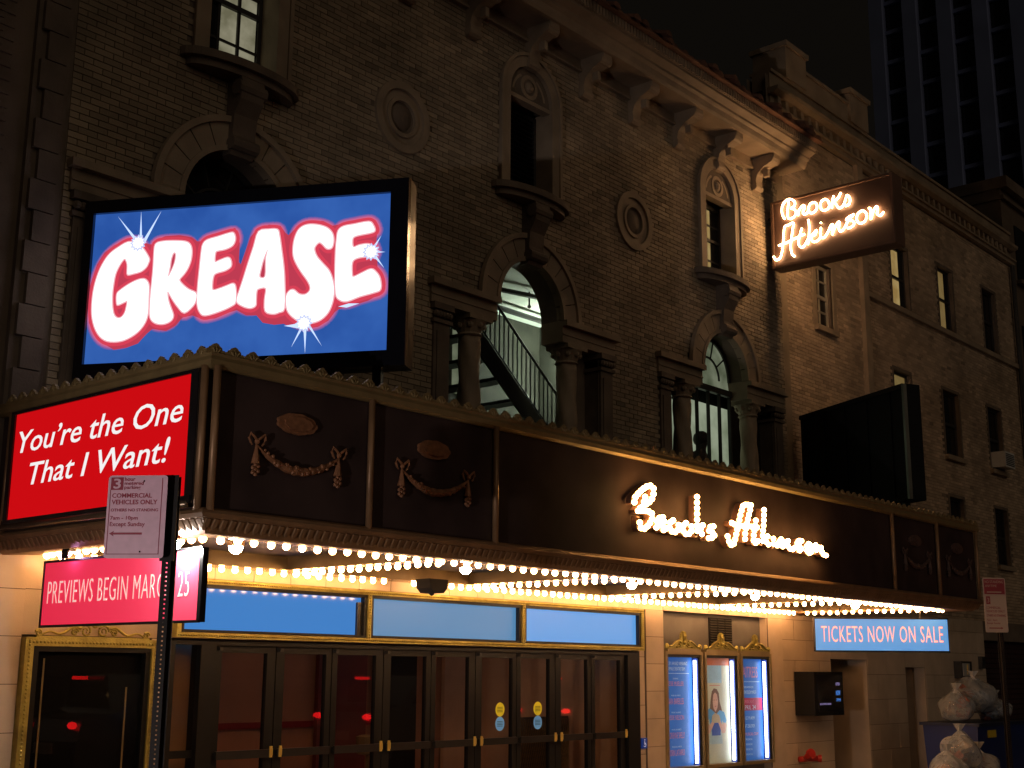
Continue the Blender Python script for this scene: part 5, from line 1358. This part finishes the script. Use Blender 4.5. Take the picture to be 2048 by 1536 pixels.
# ------------------------------------------------------------ rubbish
bn = thing('rubbish_container', (22.7, -1.8, 0), 'blue topped dark rubbish container heaped with clear bags near the far doorway', 'rubbish container')
MB().prism([(-2.1, .12), (-2.15, .93), (-1.2, .93), (-1.25, .12)], 21.9, 24.1, 'x').build('tub', mat('blue plastic', (.008, .022, .13), .45), bn)
MB().box(21.85, 24.15, -2.19, -1.16, .93, .98).build('rim', mat('dark blue plastic', (.012, .018, .05), .4), bn)
MB().box(22.3, 22.65, -2.165, -2.150, .74, .86).build('yellow_label', mat('yellow label', (.6, .45, .02), .5), bn)
wm = MB()
for x in (22.1, 23.8):
    for y in (-1.4, -1.95): wm.tube([(x - .03, y, .06), (x + .03, y, .06)], .06, 10)
wm.build('wheel', M['black'], bn)
def film(name):
    m, nt, o = new_mat(name)
    N = nt.nodes.new; L = nt.links.new
    p = N('ShaderNodeBsdfPrincipled'); t = N('ShaderNodeBsdfTransparent'); mx = N('ShaderNodeMixShader')
    p.inputs['Base Color'].default_value = (.46, .48, .50, 1); p.inputs['Roughness'].default_value = .13
    p.inputs['Coat Weight'].default_value = 1; p.inputs['Coat Roughness'].default_value = .05
    g = N('ShaderNodeNewGeometry'); n = N('ShaderNodeTexNoise'); n.inputs['Scale'].default_value = 5; n.inputs['Detail'].default_value = 3
    n.inputs['Distortion'].default_value = 1.6
    L(g.outputs['Position'], n.inputs['Vector'])
    bp = N('ShaderNodeBump'); bp.inputs['Strength'].default_value = 1; bp.inputs['Distance'].default_value = .05
    L(n.outputs['Fac'], bp.inputs['Height']); L(bp.outputs[0], p.inputs['Normal'])
    lw = N('ShaderNodeLayerWeight'); lw.inputs['Blend'].default_value = .45; L(bp.outputs[0], lw.inputs['Normal'])
    mr = N('ShaderNodeMapRange'); mr.inputs['To Min'].default_value = .30; mr.inputs['To Max'].default_value = .95
    L(lw.outputs['Facing'], mr.inputs['Value'])
    L(mr.outputs['Result'], mx.inputs[0]); L(t.outputs[0], mx.inputs[1]); L(p.outputs[0], mx.inputs[2]); L(mx.outputs[0], o.inputs['Surface'])
    return m
M['bag'] = film('clear rubbish bag')
M['bagk'] = mat('gathered clear plastic', (.5, .48, .45), .15, coat=1)
JUNK = [mat('bagged rubbish', c, .7, var=.5, vs=14) for c in ((.30, .22, .16), (.42, .40, .36), (.16, .10, .08), (.28, .10, .07), (.12, .16, .20))]
def bag(c, r, lab, sq, sz, seed):
    t = thing('rubbish_bag', (c[0], c[1], c[2] - r * sz), lab, 'rubbish bag', 'clear rubbish bags by the container')
    n, k = 48, 24
    rg = random.Random(seed)
    folds = [(rg.randint(3, 9), rg.uniform(0, 6), rg.uniform(.03, .07)) for _ in range(4)]
    lumps = [(rg.randint(1, 4), rg.randint(1, 4), rg.uniform(0, 6), rg.uniform(.03, .08)) for _ in range(4)]
    vs = []; fs = []
    for i in range(k + 1):
        th = math.pi * i / k; top = max(0, -math.cos(th)) ** 1.5
        top = max(0, math.cos(math.pi - th)) ** 1.5
        for j in range(n):
            a = 2 * math.pi * j / n
            q = 1 + sum(A * math.sin(f1 * a + p) * math.sin(f2 * th + p) for f1, f2, p, A in lumps) - sum(A * abs(math.sin(f * a + p + .8 * th)) * (.35 + top) for f, p, A in folds)
            q *= r
            z = max(-q * sz * math.cos(th), -r * sz * .8)
            vs.append((c[0] + q * sq[0] * math.sin(th) * math.cos(a), c[1] + q * sq[1] * math.sin(th) * math.sin(a), c[2] + z + (.10 * r * (top ** 6))))
    for i in range(k):
        for j in range(n): fs.append((i * n + j, i * n + (j + 1) % n, (i + 1) * n + (j + 1) % n, (i + 1) * n + j))
    MB().add(vs, fs).build('film', M['bag'], t, smooth=True)
    for q in range(9):
        a = rg.uniform(0, 6.28); d = rg.uniform(.15, .6) * r; s_ = rg.uniform(.22, .36) * r
        p = Vector((c[0] + d * sq[0] * math.cos(a), c[1] + d * sq[1] * math.sin(a), c[2] + rg.uniform(-.45, .4) * r * sz))
        u = Vector((rg.uniform(-1, 1), rg.uniform(-1, 1), rg.uniform(-1, 1))).normalized(); v = u.orthogonal().normalized(); w = u.cross(v)
        MB().obox(p, u * s_, v * s_ * .8, w * s_ * .35).build('bagged_rubbish', rg.choice(JUNK), t)
    MB().lathe((c[0], c[1], c[2] + r * sz * .9), [(.07, 0), (.022, .06), (.05, .11), (.08, .17)], 14, lobes=5, amp=.35).build('tied_neck', M['bagk'], t)
bag((22.05, -1.75, 1.22), .33, 'small clear bag at the left end on top of the container', (1.0, .9), .8, 1)
bag((22.95, -1.7, 1.38), .44, 'biggest clear bag heaped highest on the container', (1.35, .9), .72, 2)
bag((23.75, -1.75, 1.16), .33, 'reddish clear bag drooping over the right end of the container', (1.3, .9), .6, 3)
bag((20.25, -2.5, .60), .34, 'upper clear bag piled in front of the container', (1, .9), .85, 4)
bag((19.75, -2.5, .32), .36, 'lower left clear bag on the pavement before the container', (1.1, .9), .8, 5)
bag((20.7, -2.6, .32), .36, 'lower right clear bag on the pavement before the container', (1.1, .9), .8, 6)

# ------------------------------------------------------------ person at the lit arched window
def person(x, y, z0):
    t = thing('person', (x, y, z0), 'silhouetted person with head bowed inside the lit arched window at the right', 'person')
    V = {'pel': (0, 0, .92, .15), 'ch': (.02, 0, 1.22, .17), 'nk': (.07, 0, 1.44, .07), 'hd': (.10, 0, 1.56, .095), 'hd2': (.125, 0, 1.66, .10),
         'ls': (.0, -.0, 1.38, .08), 'sl': (-.19, -.02, 1.36, .07), 'el': (-.25, -.10, 1.12, .05), 'hl': (-.05, -.18, 1.05, .04), 'sr': (.21, .0, 1.36, .07), 'er': (.28, -.10, 1.12, .05), 'hr': (.12, -.20, 1.08, .04),
         'll': (-.1, 0, .85, .10), 'kl': (-.11, -.03, .48, .07), 'fl': (-.11, 0, .06, .05), 'tl': (-.11, -.14, .04, .04), 'lr': (.1, 0, .85, .10), 'kr': (.11, -.03, .48, .07), 'fr': (.11, 0, .06, .05), 'tr': (.11, -.14, .04, .04)}
    E = [('pel', 'ch'), ('ch', 'ls'), ('ls', 'nk'), ('nk', 'hd'), ('hd', 'hd2'), ('ls', 'sl'), ('sl', 'el'), ('el', 'hl'), ('ls', 'sr'), ('sr', 'er'), ('er', 'hr'), ('pel', 'll'), ('ll', 'kl'), ('kl', 'fl'), ('fl', 'tl'), ('pel', 'lr'), ('lr', 'kr'), ('kr', 'fr'), ('fr', 'tr')]
    ks = list(V)
    me = bpy.data.meshes.new('body'); me.from_pydata([V[k][:3] for k in ks], [(ks.index(a), ks.index(b)) for a, b in E], [])
    o = bpy.data.objects.new('body', me); reg(o, (x, y, z0), t)
    m1 = o.modifiers.new('skin', 'SKIN')
    for k, sv in zip(ks, me.skin_vertices[0].data): sv.radius = (V[k][3], V[k][3]); sv.use_root = (k == 'pel')
    m2 = o.modifiers.new('sub', 'SUBSURF'); m2.levels = 2; m2.render_levels = 2
    me.materials.append(mat('dark clothes', (.03, .022, .02), .8))
    hr_ = MB().ball((x + .11, y + .02, z0 + 1.66), .135, 14, 9, seed=1.3, amp=.06); hr_.build('hair', mat('dark hair', (.02, .012, .01), .7), t, smooth=True)
person(17.83, .55, 3.86)

# ------------------------------------------------------------ cars in the roadway mirrored in the glass, and one added to light the sign
def car(x, y, body, lab, hs=1.35):
    t = thing('parked_car', (x, y, -.15), lab, 'car', 'cars standing in the roadway')
    z = -.15; L_ = 4.5
    prof = [(0, .35), (.02, .62), (.10, .86), (.75, .95), (1.25, 1.36), (1.9, 1.45), (2.7, 1.42), (3.35, 1.0), (4.2, .84), (4.46, .66), (4.5, .35)]
    MB().prism([(x + p, z + q * hs) for p, q in prof] + [(x + 4.3, z + .22 * hs), (x + .2, z + .22 * hs)], y - .86, y + .86).build('body', mat('car paint', body, .2, coat=1, var=.02), t)
    for s in (-1, 1):
        MB().prism([(x + p, z + q * hs) for p, q in ((1.05, .97), (1.36, 1.30), (1.92, 1.38), (2.65, 1.35), (3.18, 1.0))], *(sorted((y + s * .862, y + s * .87)))).build('side_window', M['dark_pane'], t)
        MB().ball((x + .03, y + s * .70, z + .80 * hs), .075, 10, 7, sz=.75, sq=(.6, 1.7)).build('taillight', emis('lit tail light', (1, .01, .012), 14), t)
        MB().box(x + 4.40, x + 4.5, *sorted((y + s * .50, y + s * .80)), z + .58 * hs, z + .70 * hs).build('headlight', M['acw'], t)
        for wx in (.85, 3.6):
            w = thing('wheel', (x + wx, y + s * .80, z), parent=t)
            MB().tube([(x + wx, y + s * .70, z + .32), (x + wx, y + s * .88, z + .32)], .32, 18).build('tyre', M['black'], w)
            MB().tube([(x + wx, y + s * .87, z + .32), (x + wx, y + s * .89, z + .32)], .19, 14).build('rim', M['push'], w)
    MB().prism([(y - .6, z + .98 * hs), (y + .6, z + .98 * hs), (y + .5, z + 1.34 * hs), (y - .5, z + 1.34 * hs)], x + .68, x + .72, 'x').build('rear_window', M['dark_pane'], t)
    MB().box(x + .5, x + .56, y - .18, y + .18, z + 1.30 * hs, z + 1.34 * hs).build('brake_light', emis('lit brake light', (1, .01, .01), 8), t)
    MB().box(x - .03, x, y - .25, y + .25, z + .48 * hs, z + .60 * hs).build('number_plate', M['acw'], t)
car(11.0, -8.3, (.05, .05, .06), 'dark car with lit red tail lights standing in the roadway')
car(17.2, -8.2, (.25, .25, .26), 'silver car ahead of the dark car, mirrored in the door glass')
car(-9.2, -7.6, (.08, .02, .02), 'added unseen dark red car, source of the fill light on the parking sign')  # unseen car added to account for the light on the parking sign
hl = bpy.data.lights.new('sign_fill_spot', 'SPOT'); hl.energy = 1100; hl.spot_size = R(40); hl.spot_blend = .8; hl.shadow_soft_size = .08; hl.color = (1, .88, .85)  # added fill light aimed at the near parking sign
ho = bpy.data.objects.new('sign_fill_spot', hl); COL.objects.link(ho); ho.location = (-4.5, -7.0, .62); ho.name = 'sign_fill_spot'
ho.rotation_euler = (Vector((4.2, -4.4, 2.6)) - Vector(ho.location)).to_track_quat('-Z', 'Y').to_euler()
car(23.3, -8.3, (.12, .12, .13), 'grey car farthest ahead in the roadway queue')
